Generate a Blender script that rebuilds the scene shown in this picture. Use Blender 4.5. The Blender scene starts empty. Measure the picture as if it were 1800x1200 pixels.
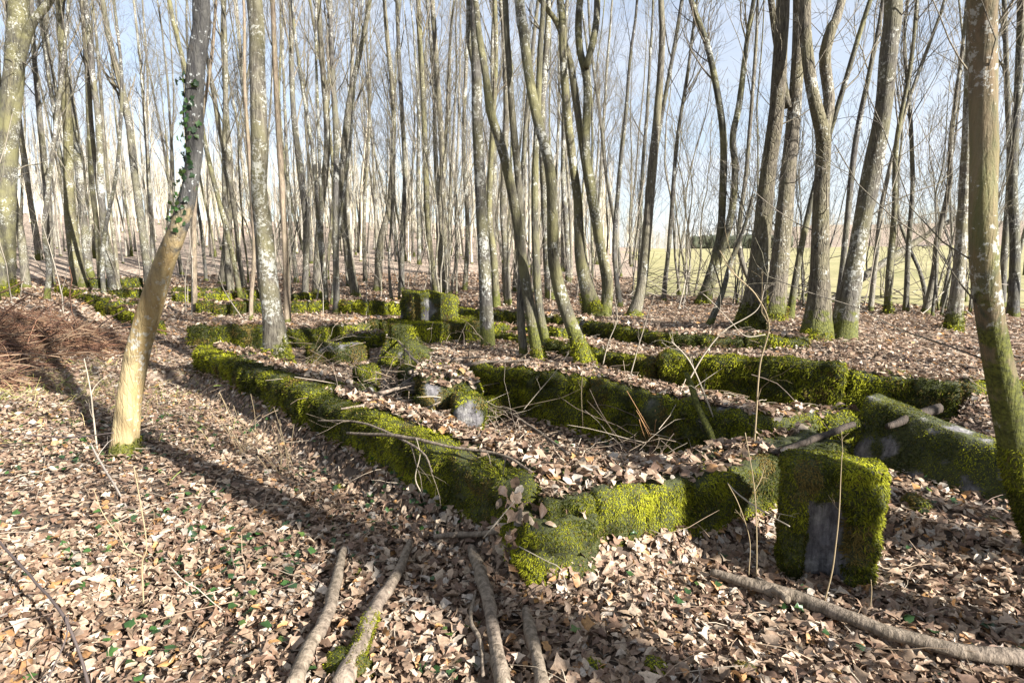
import bpy, math, random
import numpy as np
from mathutils import Vector, Euler

# ------------------------------------------------------------------ camera, sky, sun, exposure
sc = bpy.context.scene
col = sc.collection
F = 1000.0; PIT = math.atan(150 / 1000); EYE = 1.6
cam = bpy.data.cameras.new('camera'); cam_o = bpy.data.objects.new('camera', cam)
col.objects.link(cam_o); sc.camera = cam_o
cam.sensor_width = 36.0; cam.lens = 20.0; cam.clip_start = 0.05; cam.clip_end = 3000
cam_o.location = (0, 0, EYE); cam_o.rotation_euler = (math.pi / 2 - PIT, 0, 0)

SUN_AZ = math.atan2(0.78, -0.63)      # clockwise from +Y
SUN_EL = math.radians(27)
to_sun = np.array([math.sin(SUN_AZ) * math.cos(SUN_EL), math.cos(SUN_AZ) * math.cos(SUN_EL), math.sin(SUN_EL)])
SUNXY = np.array([math.sin(SUN_AZ), math.cos(SUN_AZ)])

world = bpy.data.worlds.new('World'); sc.world = world; world.use_nodes = True
wt = world.node_tree; wt.nodes.clear()
def wn(t): return wt.nodes.new(t)
sky = wn('ShaderNodeTexSky'); sky.sky_type = 'NISHITA'; sky.sun_disc = False
sky.sun_elevation = SUN_EL; sky.sun_rotation = SUN_AZ; sky.air_density = 1.0; sky.dust_density = 0.6; sky.ozone_density = 1.2
bg = wn('ShaderNodeBackground'); bg.inputs[1].default_value = 0.05
out = wn('ShaderNodeOutputWorld')
# thin high cloud veil: streaky noise over the sky dome
tc = wn('ShaderNodeTexCoord'); mp = wn('ShaderNodeMapping'); mp.inputs['Scale'].default_value = (1.2, 2.6, 5.0)
mp.inputs['Rotation'].default_value = (0.2, 0.35, 0.5)
nz = wn('ShaderNodeTexNoise'); nz.inputs['Scale'].default_value = 1.6; nz.inputs['Detail'].default_value = 7; nz.inputs['Roughness'].default_value = 0.6
rp = wn('ShaderNodeValToRGB'); rp.color_ramp.elements[0].position = 0.40; rp.color_ramp.elements[1].position = 0.72
rp.color_ramp.elements[0].color = (0.46, 0.46, 0.46, 1); rp.color_ramp.elements[1].color = (0.9, 0.9, 0.9, 1)
mx = wn('ShaderNodeMix'); mx.data_type = 'RGBA'; mx.inputs[7].default_value = (4.7, 4.9, 5.35, 1)
wt.links.new(tc.outputs['Generated'], mp.inputs[0]); wt.links.new(mp.outputs[0], nz.inputs['Vector'])
wt.links.new(nz.outputs[0], rp.inputs[0]); wt.links.new(rp.outputs[0], mx.inputs[0])
wt.links.new(sky.outputs[0], mx.inputs[6]); wt.links.new(mx.outputs[2], bg.inputs[0]); wt.links.new(bg.outputs[0], out.inputs[0])

sl = bpy.data.lights.new('sun', 'SUN'); sl.energy = 5.0; sl.angle = math.radians(0.5); sl.color = (1.0, 0.96, 0.90)
sun_o = bpy.data.objects.new('sun', sl); col.objects.link(sun_o)
sun_o.rotation_euler = Vector(to_sun).to_track_quat('Z', 'Y').to_euler(); sun_o.location = (20, -24, 20)

sc.view_settings.view_transform = 'Standard'; sc.view_settings.look = 'None'
sc.view_settings.gamma = 1; sc.view_settings.use_curve_mapping = False
sc.view_settings.exposure = 2.1
sc.render.engine = 'CYCLES'
sc.cycles.max_bounces = 5; sc.cycles.diffuse_bounces = 2; sc.cycles.glossy_bounces = 2; sc.cycles.transmission_bounces = 3
sc.cycles.transparent_max_bounces = 4
sc.cycles.use_denoising = True

# ------------------------------------------------------------------ helpers
rng = np.random.default_rng(7)
random.seed(7)

def hash3(ix, iy, iz, seed):
    h = (ix.astype(np.int64) * 374761393 + iy.astype(np.int64) * 668265263 + iz.astype(np.int64) * 2147483647 + seed * 144665) & 0xffffffff
    h = ((h ^ (h >> 13)) * 1274126177) & 0xffffffff
    h = ((h ^ (h >> 16)) * 2246822519) & 0xffffffff
    return ((h >> 8) & 0xffff) / 65535.0
def noise(p, s=1.0, seed=0):
    p = np.asarray(p, float) * s
    i = np.floor(p); f = p - i; f = f * f * (3 - 2 * f); i = i.astype(np.int64)
    r = 0
    for dx in (0, 1):
        wx = f[..., 0] if dx else 1 - f[..., 0]
        for dy in (0, 1):
            wy = f[..., 1] if dy else 1 - f[..., 1]
            for dz in (0, 1):
                wz = f[..., 2] if dz else 1 - f[..., 2]
                r = r + wx * wy * wz * hash3(i[..., 0] + dx, i[..., 1] + dy, i[..., 2] + dz, seed)
    return r * 2 - 1
def fbm(p, s=1.0, o=3, seed=0):
    r = 0; a = 1
    for k in range(o):
        r = r + a * noise(p, s * 2 ** k, seed + k * 17); a *= .5
    return r
def xy3(x, y, z=0.0):
    x = np.asarray(x, float); return np.stack([x, np.asarray(y, float), np.full_like(x, z)], -1)
def norm(v):
    return v / np.maximum(np.linalg.norm(v, axis=-1, keepdims=True), 1e-9)
def sstep(a, b, x):
    t = np.clip((x - a) / (b - a), 0, 1); return t * t * (3 - 2 * t)

def ray(u, v):
    a = (u - 900) / F; b = -(v - 600) / F; c, s = math.cos(PIT), math.sin(PIT)
    return np.array([a, c + b * s, -s + b * c])
def Wz(u, v, z=0.0):
    d = ray(u, v); t = (z - EYE) / d[2]; return np.array([d[0] * t, d[1] * t, z])
def at_depth(u, v, Y):
    d = ray(u, v); t = Y / d[1]; return np.array([d[0] * t, Y, EYE + d[2] * t]), t

def mesh_from(name, V, faces, mat=None, colors=None, smooth=True, n=4):
    """faces: (M,n) int array, or list of arrays with different widths"""
    V = np.asarray(V, np.float32)
    fl = faces if isinstance(faces, list) else [faces]
    fl = [np.asarray(f, np.int32) for f in fl if len(f)]
    me = bpy.data.meshes.new(name)
    loops = np.concatenate([f.ravel() for f in fl])
    tot = np.concatenate([np.full(len(f), f.shape[1], np.int32) for f in fl])
    start = np.concatenate([[0], np.cumsum(tot)[:-1]]).astype(np.int32)
    me.vertices.add(len(V)); me.vertices.foreach_set('co', V.ravel())
    me.loops.add(len(loops)); me.loops.foreach_set('vertex_index', loops)
    me.polygons.add(len(tot)); me.polygons.foreach_set('loop_start', start); me.polygons.foreach_set('loop_total', tot)
    if smooth: me.polygons.foreach_set('use_smooth', np.ones(len(tot), bool))
    me.update(calc_edges=True)
    if colors is not None:
        a = me.color_attributes.new('tint', 'FLOAT_COLOR', 'POINT')
        c = np.ones((len(V), 4), np.float32); c[:, :3] = colors; a.data.foreach_set('color', c.ravel())
    if mat: me.materials.append(mat)
    return me
def tag(o, label=None, cat=None, group=None, kind=None):
    if label: o['label'] = label
    if cat: o['category'] = cat
    if group: o['group'] = group
    if kind: o['kind'] = kind
    return o
def obj(name, me, parent=None, loc=None):
    o = bpy.data.objects.new(name, me); col.objects.link(o)
    if parent is not None: o.parent = parent
    if loc is not None: o.location = loc
    return o
def empty(name, loc):
    o = bpy.data.objects.new(name, None); o.empty_display_size = .2; col.objects.link(o); o.location = loc; return o

class MB:
    def __init__(s): s.V = []; s.F = {}; s.C = []; s.n = 0
    def add(s, V, F, C=None):
        V = np.asarray(V, float).reshape(-1, 3)
        for f in (F if isinstance(F, list) else [F]):
            f = np.asarray(f)
            if len(f): s.F.setdefault(f.shape[1], []).append(f + s.n)
        s.V.append(V); s.n += len(V)
        if C is not None: s.C.append(np.broadcast_to(np.asarray(C, float), V.shape).copy())
    def mesh(s, name, mat, smooth=True, off=None):
        V = np.concatenate(s.V)
        if off is not None: V = V - np.asarray(off)
        return mesh_from(name, V, [np.concatenate(x) for x in s.F.values()], mat, np.concatenate(s.C) if s.C else None, smooth)

# ---- tubes (batch): P (N,K,3) centre lines, R (N,K) radii
def tubes(P, R, m, ref=None, cap=True):
    P = np.asarray(P, float); R = np.asarray(R, float)
    N, K, _ = P.shape
    T = np.empty_like(P); T[:, 1:-1] = P[:, 2:] - P[:, :-2]; T[:, 0] = P[:, 1] - P[:, 0]; T[:, -1] = P[:, -1] - P[:, -2]
    T = norm(T)
    mean = norm(P[:, -1] - P[:, 0] + 1e-6)
    ax = np.argmin(np.abs(mean), axis=1)
    ref = np.eye(3)[ax][:, None, :].repeat(K, 1)
    U = norm(np.cross(T, ref)); W = np.cross(T, U)
    a = np.arange(m) / m * 2 * np.pi
    ring = (np.cos(a)[None, None, :, None] * U[:, :, None, :] + np.sin(a)[None, None, :, None] * W[:, :, None, :])
    V = P[:, :, None, :] + ring * (R[:, :, None, None] if R.ndim == 2 else R[..., None])
    idx = np.arange(N * K * m).reshape(N, K, m)
    q = np.stack([idx[:, :-1, :], np.roll(idx[:, :-1, :], -1, 2), np.roll(idx[:, 1:, :], -1, 2), idx[:, 1:, :]], -1).reshape(-1, 4)
    fs = [q]
    if cap: fs += [idx[:, 0, ::-1].reshape(-1, m), idx[:, -1, :].reshape(-1, m)]
    return V.reshape(-1, 3), fs

def resample(pts, k):
    """Catmull-Rom through rows of pts (n,d)"""
    pts = np.asarray(pts, float); n = len(pts)
    if n == 2:
        t = np.linspace(0, 1, k)[:, None]; return pts[0] * (1 - t) + pts[1] * t
    d = np.r_[0, np.cumsum(np.linalg.norm(np.diff(pts[:, :3], axis=0), axis=1))]; d /= d[-1]
    Q = np.vstack([2 * pts[0] - pts[1], pts, 2 * pts[-1] - pts[-2]])
    o = []
    for t in np.linspace(0, 1, k):
        i = min(max(np.searchsorted(d, t, 'right') - 1, 0), n - 2)
        u = (t - d[i]) / max(d[i + 1] - d[i], 1e-9)
        a, b, c, e = Q[i], Q[i + 1], Q[i + 2], Q[i + 3]
        o.append(.5 * ((2 * b) + (c - a) * u + (2 * a - 5 * b + 4 * c - e) * u * u + (3 * b - a - 3 * c + e) * u ** 3))
    return np.array(o)

def grow(P, R, nchild, tlo, thi, alo, ahi, llo, lhi, K, up, wob, rr, rscale=(.4, .65), rmin=.002, tips=.3):
    """grow children from parents; returns P2,R2"""
    N, K0, _ = P.shape
    pi = np.repeat(np.arange(N), nchild); n = len(pi)
    t = rr.uniform(tlo, thi, n) * (K0 - 1); i = np.minimum(t.astype(int), K0 - 2); f = (t - i)[:, None]
    p0 = P[pi, i] * (1 - f) + P[pi, i + 1] * f; r0 = R[pi, i] * (1 - f[:, 0]) + R[pi, i + 1] * f[:, 0]
    T = norm(P[pi, i + 1] - P[pi, i])
    side = norm(np.cross(T, rr.normal(size=(n, 3))))
    a = rr.uniform(alo, ahi, n)[:, None]
    d = norm(T * np.cos(a) + side * np.sin(a))
    plen = np.linalg.norm(P[:, -1] - P[:, 0], axis=1)[pi]
    L = rr.uniform(llo, lhi, n) * (plen if lhi <= 1.0 else 1.0) * (1.15 - .6 * t / (K0 - 1))
    seg = L / (K - 1)
    pts = [p0]
    for k in range(K - 1):
        d = norm(d + rr.normal(size=(n, 3)) * wob + np.array([0, 0, up]))
        pts.append(pts[-1] + d * seg[:, None])
    r1 = np.maximum(r0 * rr.uniform(*rscale, n), rmin)
    prof = np.linspace(1, tips, K)
    return np.stack(pts, 1), np.maximum(r1[:, None] * prof[None], rmin * .8)

# ------------------------------------------------------------------ materials
def mat(name):
    m = bpy.data.materials.new(name); m.use_nodes = True; t = m.node_tree; t.nodes.clear()
    o = t.nodes.new('ShaderNodeOutputMaterial'); return m, t, o
def N(t, k, **kw):
    n = t.nodes.new(k)
    for a, b in kw.items(): setattr(n, a, b)
    return n
def noise_n(t, vec, scale, detail=4, rough=.55):
    n = N(t, 'ShaderNodeTexNoise'); n.inputs['Scale'].default_value = scale; n.inputs['Detail'].default_value = detail; n.inputs['Roughness'].default_value = rough
    if vec is not None: t.links.new(vec, n.inputs['Vector'])
    return n
def ramp(t, fac, stops):
    r = N(t, 'ShaderNodeValToRGB'); e = r.color_ramp.elements
    while len(e) < len(stops): e.new(.5)
    for x, (p, c) in zip(e, stops):
        x.position = p; x.color = (*c, 1) if not np.isscalar(c) else (c, c, c, 1)
    t.links.new(fac, r.inputs[0]); return r
def mixc(t, fac, a, b, mode='MIX'):
    m = N(t, 'ShaderNodeMix', data_type='RGBA', blend_type=mode)
    for s, v in ((0, fac), (6, a), (7, b)):
        if hasattr(v, 'is_linked') or hasattr(v, 'links'): t.links.new(v, m.inputs[s])
        elif np.isscalar(v): m.inputs[s].default_value = v
        else: m.inputs[s].default_value = (*v, 1)
    return m.outputs[2]
def math_n(t, op, a, b=0.0, clamp=False):
    m = N(t, 'ShaderNodeMath', operation=op); m.use_clamp = clamp
    for s, v in ((0, a), (1, b)):
        if hasattr(v, 'links'): t.links.new(v, m.inputs[s])
        else: m.inputs[s].default_value = v
    return m.outputs[0]
def bump(t, h, strength, dist):
    b = N(t, 'ShaderNodeBump'); b.inputs['Strength'].default_value = strength; b.inputs['Distance'].default_value = dist
    t.links.new(h, b.inputs['Height']); return b.outputs[0]

def bark_mat(name, base=(.135, .127, .11), dark=(.038, .034, .03), lichen=.35, moss_h=.5, algae=.4, lich_col=(.40, .40, .36), gold=None, vary=True, shade_grey_above=None, crack=.25, hi=(.36, .285, .15)):
    m, t, o = mat(name)
    tcn = N(t, 'ShaderNodeTexCoord'); ob = tcn.outputs['Object']
    mpn = N(t, 'ShaderNodeMapping'); mpn.inputs['Scale'].default_value = (1, 1, .16); t.links.new(ob, mpn.inputs[0])
    inf = N(t, 'ShaderNodeObjectInfo')
    n1 = noise_n(t, mpn.outputs[0], 38, 5, .65)
    c = ramp(t, n1.outputs[0], [(.36, dark), (.60, base)]).outputs[0]
    if vary:
        c2 = ramp(t, inf.outputs['Random'], [(0, (.55, .57, .60)), (.35, (1.15, 1.08, .92)), (.7, (.72, .72, .76)), (.85, (1.3, 1.22, 1.08)), (1, (1.6, 1.55, 1.45))]).outputs[0]
        c = mixc(t, 1.0, c, c2, 'MULTIPLY')
    # algae film, broad
    n2 = noise_n(t, ob, 2.2, 3)
    alg = ramp(t, n2.outputs[0], [(.42, 0.0), (.62, algae)]).outputs[0]
    c = mixc(t, alg, c, gold or (.145, .135, .06))
    if gold and vary is not None:
        mp3 = N(t, 'ShaderNodeMapping'); mp3.inputs['Scale'].default_value = (1, 1, .05); t.links.new(ob, mp3.inputs[0])
        n6 = noise_n(t, mp3.outputs[0], 22, 4, .6)
        c = mixc(t, ramp(t, n6.outputs[0], [(.35, 0.0), (.65, .75)]).outputs[0], c, hi)
    # lichen crust
    n3 = noise_n(t, ob, 24, 6, .7); n3b = noise_n(t, ob, 2.6, 2)
    s = math_n(t, 'ADD', n3.outputs[0], math_n(t, 'MULTIPLY', n3b.outputs[0], .7))
    li = ramp(t, s, [(1.0 - lichen * .11, 0.0), (1.06 - lichen * .11, .6)]).outputs[0]
    c = mixc(t, li, c, lich_col)
    if shade_grey_above:  # greyer upper bark, darkened further to paint in shade from another tree
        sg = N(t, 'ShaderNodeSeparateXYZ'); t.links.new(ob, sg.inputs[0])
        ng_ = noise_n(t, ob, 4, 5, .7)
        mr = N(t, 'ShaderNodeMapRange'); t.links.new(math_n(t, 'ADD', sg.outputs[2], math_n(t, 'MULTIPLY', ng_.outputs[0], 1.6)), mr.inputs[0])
        mr.inputs[1].default_value = shade_grey_above + .6; mr.inputs[2].default_value = shade_grey_above + .95
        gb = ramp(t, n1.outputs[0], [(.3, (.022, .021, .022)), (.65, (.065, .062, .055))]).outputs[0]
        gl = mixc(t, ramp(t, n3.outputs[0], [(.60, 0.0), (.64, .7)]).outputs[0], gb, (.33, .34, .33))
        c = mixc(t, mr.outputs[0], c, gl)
    n5 = noise_n(t, ob, 7, 3)
    dk = ramp(t, n5.outputs[0], [(.62, 0.0), (.72, .5)]).outputs[0]
    c = mixc(t, dk, c, dark)
    # moss sleeve near the foot
    sx = N(t, 'ShaderNodeSeparateXYZ'); t.links.new(ob, sx.inputs[0])
    n4 = noise_n(t, ob, 9, 4)
    hz = math_n(t, 'MULTIPLY', sx.outputs[2], -1.0 / max(moss_h, .05))
    hz = math_n(t, 'ADD', hz, math_n(t, 'MULTIPLY', n4.outputs[0], 2.0 if moss_h > .03 else 0.0))
    if moss_h <= .03: hz = math_n(t, 'MULTIPLY', n4.outputs[0], 0.0)
    mo = ramp(t, hz, [(.15, 0.0), (.4, .95)]).outputs[0]
    mcol = ramp(t, noise_n(t, ob, 60, 3).outputs[0], [(.35, (.028, .032, .006)), (.65, (.10, .105, .016))]).outputs[0]
    c = mixc(t, mo, c, mcol)
    b = N(t, 'ShaderNodeBsdfPrincipled'); t.links.new(c, b.inputs['Base Color']); b.inputs['Roughness'].default_value = .8
    b.inputs['Specular IOR Level'].default_value = .25
    hh = math_n(t, 'ADD', n1.outputs[0], math_n(t, 'MULTIPLY', n3.outputs[0], .5))
    mpc = N(t, 'ShaderNodeMapping'); mpc.inputs['Scale'].default_value = (1, 1, .22); t.links.new(ob, mpc.inputs[0])
    vc = N(t, 'ShaderNodeTexVoronoi'); vc.feature = 'DISTANCE_TO_EDGE'; vc.inputs['Scale'].default_value = 34; t.links.new(mpc.outputs[0], vc.inputs['Vector'])
    cr2 = ramp(t, vc.outputs['Distance'], [(.0, 0.0), (.12, 1.0)]).outputs[0]
    hh = math_n(t, 'ADD', hh, math_n(t, 'MULTIPLY', cr2, crack))
    t.links.new(bump(t, hh, .8, .014), b.inputs['Normal'])
    t.links.new(b.outputs[0], o.inputs[0]); return m

def tint_mat(name, trans=.3, gloss=.08, rough=.5, detail=None, tcol=1.0):
    """colour from the per-piece tint attribute, thin and slightly translucent"""
    m, t, o = mat(name)
    a = N(t, 'ShaderNodeAttribute'); a.attribute_name = 'tint'
    c = a.outputs['Color']
    if detail:
        g = N(t, 'ShaderNodeNewGeometry')
        c = mixc(t, 1.0, c, ramp(t, noise_n(t, g.outputs['Position'], detail, 4, .7).outputs[0], [(.3, .62), (.7, 1.2)]).outputs[0], 'MULTIPLY')
    b = N(t, 'ShaderNodeBsdfPrincipled'); t.links.new(c, b.inputs['Base Color']); b.inputs['Roughness'].default_value = rough
    b.inputs['Specular IOR Level'].default_value = gloss
    tr = N(t, 'ShaderNodeBsdfTranslucent'); t.links.new(c, tr.inputs[0])
    mxs = N(t, 'ShaderNodeMixShader'); mxs.inputs[0].default_value = trans
    t.links.new(b.outputs[0], mxs.inputs[1]); t.links.new(tr.outputs[0], mxs.inputs[2]); t.links.new(mxs.outputs[0], o.inputs[0])
    return m

def ground_mat():
    m, t, o = mat('leafy_soil')
    g = N(t, 'ShaderNodeNewGeometry'); p = g.outputs['Position']
    v = N(t, 'ShaderNodeTexVoronoi'); v.inputs['Scale'].default_value = 14; t.links.new(p, v.inputs['Vector'])
    hs = N(t, 'ShaderNodeSeparateColor'); t.links.new(v.outputs['Color'], hs.inputs[0])
    c = ramp(t, hs.outputs[0], [(0, (.08, .056, .038)), (.3, (.19, .135, .095)), (.7, (.34, .26, .195)), (1, (.48, .39, .31))]).outputs[0]
    n = noise_n(t, p, .8, 5)
    c = mixc(t, ramp(t, n.outputs[0], [(.35, .0), (.7, .5)]).outputs[0], c, (.10, .068, .045))
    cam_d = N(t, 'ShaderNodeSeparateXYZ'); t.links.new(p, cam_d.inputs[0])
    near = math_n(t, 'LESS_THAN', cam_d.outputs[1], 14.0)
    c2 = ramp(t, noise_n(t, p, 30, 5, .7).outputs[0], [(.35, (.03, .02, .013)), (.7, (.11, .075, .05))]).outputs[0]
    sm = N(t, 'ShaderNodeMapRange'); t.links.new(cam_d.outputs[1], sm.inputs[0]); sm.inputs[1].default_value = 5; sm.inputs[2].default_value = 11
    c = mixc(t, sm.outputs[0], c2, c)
    b = N(t, 'ShaderNodeBsdfPrincipled'); t.links.new(c, b.inputs['Base Color']); b.inputs['Roughness'].default_value = .9
    t.links.new(bump(t, v.outputs['Distance'], .6, .05), b.inputs['Normal'])
    t.links.new(b.outputs[0], o.inputs[0]); return m

def field_mat():
    m, t, o = mat('meadow_grass')
    g = N(t, 'ShaderNodeNewGeometry'); p = g.outputs['Position']
    n1 = noise_n(t, p, .12, 5); n2 = noise_n(t, p, 3, 5, .7)
    c = ramp(t, n1.outputs[0], [(.35, (.19, .175, .065)), (.65, (.27, .235, .11))]).outputs[0]
    c = mixc(t, 1.0, c, ramp(t, n2.outputs[0], [(.3, .75), (.7, 1.2)]).outputs[0], 'MULTIPLY')
    b = N(t, 'ShaderNodeBsdfPrincipled'); t.links.new(c, b.inputs['Base Color']); b.inputs['Roughness'].default_value = .9
    t.links.new(bump(t, n2.outputs[0], .6, .08), b.inputs['Normal'])
    t.links.new(b.outputs[0], o.inputs[0]); return m

def stone_mat():
    m, t, o = mat('mossy_concrete')
    g = N(t, 'ShaderNodeNewGeometry'); p = g.outputs['Position']
    n1 = noise_n(t, p, 5, 6, .65); n2 = noise_n(t, p, 45, 4, .6); n3 = noise_n(t, p, 2.2, 4)
    a = N(t, 'ShaderNodeAttribute'); a.attribute_name = 'tint'   # r = how bare the surface is
    sp = N(t, 'ShaderNodeSeparateColor'); t.links.new(a.outputs['Color'], sp.inputs[0])
    con = ramp(t, n1.outputs[0], [(.3, (.055, .052, .055)), (.52, (.12, .112, .115)), (.72, (.28, .27, .24))]).outputs[0]
    mps = N(t, 'ShaderNodeMapping'); mps.inputs['Scale'].default_value = (1, 1, .12); t.links.new(p, mps.inputs[0])
    con = mixc(t, 1.0, con, ramp(t, noise_n(t, mps.outputs[0], 38, 5, .7).outputs[0], [(.35, .45), (.65, 1.35)]).outputs[0], 'MULTIPLY')
    con = mixc(t, 1.0, con, ramp(t, n2.outputs[0], [(.3, .7), (.7, 1.1)]).outputs[0], 'MULTIPLY')
    mo = ramp(t, n2.outputs[0], [(.35, (.012, .015, .003)), (.7, (.05, .056, .008))]).outputs[0]
    c = mixc(t, sp.outputs[0], mo, con)
    b = N(t, 'ShaderNodeBsdfPrincipled'); t.links.new(c, b.inputs['Base Color']); b.inputs['Roughness'].default_value = .9
    t.links.new(bump(t, n2.outputs[0], .7, .02), b.inputs['Normal'])
    t.links.new(b.outputs[0], o.inputs[0]); return m

M = {}
M['ground'] = ground_mat(); M['field'] = field_mat(); M['stone'] = stone_mat()
M['leaf'] = tint_mat('dead_leaf', .22, .35, .55, 90)
M['moss'] = tint_mat('moss_frond', .25, .05, .6)
M['ivy'] = tint_mat('ivy_leaf', .2, .5, .4)
M['twig'] = tint_mat('dry_stem', .0, .2, .7)
M['bark'] = bark_mat('grey_bark', lichen=.45, moss_h=.22, algae=.35)
M['bark_lichen'] = bark_mat('lichen_bark', base=(.115, .108, .095), lichen=1.1, moss_h=.4, algae=.5)
M['bark_gold'] = bark_mat('golden_bark', base=(.22, .165, .09), dark=(.075, .055, .035), lichen=.35, moss_h=.22, algae=.9, gold=(.25, .165, .06), vary=False, shade_grey_above=1.85)
M['bark_oak'] = bark_mat('rough_bark', base=(.105, .095, .078), dark=(.028, .024, .02), crack=.9, lichen=.4, moss_h=.45, algae=.35)
M['bark_moss'] = bark_mat('mossy_bark', base=(.11, .105, .07), lichen=.5, moss_h=.5, algae=.7)
M['bark_tan'] = bark_mat('tan_bark', base=(.22, .175, .125), dark=(.10, .075, .055), lichen=.0, moss_h=.15, algae=.2, vary=False)
M['bark_right'] = bark_mat('brown_bark', base=(.13, .088, .05), dark=(.035, .042, .028), crack=.08, lichen=.3, moss_h=1.5, algae=.6, gold=(.115, .115, .035), vary=False, hi=(.16, .12, .07))
M['twigbark'] = bark_mat('twig_bark', base=(.155, .14, .12), dark=(.06, .053, .048), lichen=.0, moss_h=.01, algae=.3)
M['rotten'] = bark_mat('rotten_wood', base=(.045, .033, .024), dark=(.025, .02, .016), lichen=-1, moss_h=.01, algae=.0, vary=False)
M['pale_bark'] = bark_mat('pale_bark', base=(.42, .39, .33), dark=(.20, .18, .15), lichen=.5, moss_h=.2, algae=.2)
M['deadwood'] = bark_mat('dead_wood', base=(.22, .175, .135), dark=(.07, .053, .04), crack=.06, lichen=-.1, moss_h=.01, algae=.1, vary=False)

# ------------------------------------------------------------------ terrain height
CP = np.array([(0, 1.5, 0), (-2, 2, 0), (2, 2, 0), (1.5, 2.7, 0), (-3.2, 4.4, 0), (-5, 6, .1), (-8, 9, .38), (-11, 12, .62), (-7, 5, .35), (-10, 8, .8),
    (-4.3, 7.6, .05), (-8, 12.3, .2), (-18, 23, .4), (-3, 9.4, .12), (-1, 9.9, .14), (-3, 7.3, .16), (-1.8, 5.6, .18), (-.8, 4.3, .14), (.4, 3.2, .12), (1.1, 3.6, .05),
    (.5, 4.7, .0), (-2, 12, .15), (-5, 15, .2), (0, 16, .40), (1, 10.5, .5), (3.5, 8.5, .5), (4.5, 7.5, .5), (7.2, 9.2, .45), (5, 5.4, .38), (4.5, 4, .27), (3.5, 3.3, .12),
    (2.4, 3.2, .03), (3.2, 2.6, .04), (4, 2, .08), (0, -4, 0), (6, 0, .1), (-6, 0, .1), (3, 16, .40), (8, 14, .38), (12, 14, .32), (-12, 18, .35), (9, 5, .35), (-14, 9, 1.0)], float)
def inpoly(x, y, poly):
    r = np.zeros(np.shape(x), bool); n = len(poly)
    for i in range(n):
        x1, y1 = poly[i]; x2, y2 = poly[(i + 1) % n]
        c = ((y1 > y) != (y2 > y)) & (x < (x2 - x1) * (y - y1) / (y2 - y1 + 1e-12) + x1)
        r ^= c
    return r
def sdist(x, y, poly, closed=True):
    d = np.full(np.shape(x), 1e9); n = len(poly)
    for i in range(n if closed else n - 1):
        a = np.array(poly[i]); b = np.array(poly[(i + 1) % n]); e = b - a
        t = np.clip(((x - a[0]) * e[0] + (y - a[1]) * e[1]) / (e @ e), 0, 1)
        d = np.minimum(d, np.hypot(x - a[0] - t * e[0], y - a[1] - t * e[1]))
    return np.where(inpoly(x, y, poly), d, -d) if closed else d
W1L = [(.1, 2.66), (-.50, 3.26), (-1.18, 3.98), (-2.2, 5.1), (-3.2, 6.2), (-4.4, 7.5)]
FRONT = W1L + [(-6, 6.5), (-4, 3), (-1, 1), (2, 1), (2.6, 2.6), (2.1, 3.4), (1.76, 3.3), (.9, 2.87), (.2, 2.62)]
TR2 = [(-.6, 5.95), (.05, 5.45), (.55, 5.08), (1.28, 4.4), (1.68, 3.9), (1.35, 3.75), (.95, 4.2), (.1, 4.95), (-.75, 5.55)]
PLAT2 = [(-1.1, 6.8), (-.38, 6.16), (.24, 5.68), (.74, 5.28), (1.44, 4.62), (1.85, 4.16), (2.35, 4.05), (2.70, 4.2), (1.95, 4.42), (1.45, 5.05), (.95, 6.2), (-.1, 7.9), (-.9, 8.5), (-1.5, 7.6)]
TRENCH = [(-.3, 8.3), (.95, 6.35), (1.45, 5.0), (1.95, 4.38), (2.9, 4.2), (4.0, 4.95), (3.45, 5.42), (2.78, 5.97), (2.03, 6.27), (1.26, 7.08), (.4, 8.25), (-.2, 9.1)]
STEP3 = [(-.9, 10.6), (0, 8.8), (1.2, 7.1), (1.95, 6.2), (2.7, 5.9), (3.95, 4.9), (4.6, 5.1), (3.6, 6.6), (2.2, 7.3), (1.0, 8.9), (-.6, 11.0)]
FIELD_AZ = math.radians(12.0)
def H(x, y):
    x = np.asarray(x, float); y = np.asarray(y, float)
    num = 0; den = 1e-9
    for cx, cy, cz in CP:
        d2 = (x - cx) ** 2 + (y - cy) ** 2 + .15
        w = d2 ** -1.8; num = num + w * cz; den = den + w
    z = num / den
    p = xy3(x, y)
    r = np.hypot(x, y); az = np.arctan2(x, y)
    z = z + .05 * fbm(p, .55, 3, 3) + .022 * noise(p, 2.3, 9)
    near = sstep(22, 14, r)
    leftw = sstep(math.radians(16), math.radians(-8), az)
    zl = .35 + leftw * (np.clip(r - 26, 0, 110) * .075 + .02 * np.clip(r - 15, 0, 20)) + (1 - leftw) * (.0195 * np.clip(r - 18, 0, 200))
    zl = zl + .35 * fbm(p, .06, 3, 31) * sstep(25, 70, r) * leftw
    hill = sstep(math.radians(14), math.radians(28), az) * sstep(230, 430, r) * (16 + 5 * noise(p, .008, 4))
    zl = zl + hill
    z = z * near + zl * (1 - near)
    front = y > 0
    nearm = (r < 14)
    for poly, tz, f in ((FRONT, -.055, .08), (TR2, -.06, .22), (STEP3, .38, .12), (PLAT2, .42, .10), (TRENCH, -.34, .09)):
        w = sstep(-f, f, sdist(x, y, poly)) * nearm
        if poly is FRONT: w = w * np.exp(-(sdist(x, y, W1L + [(.9, 2.87), (1.76, 3.3)], closed=False) ** 2)  / 1.4)
        z = z * (1 - w) + (tz + .03 * noise(p, 1.7, 5)) * w
    return np.where(y < -60, .3, z)
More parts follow.
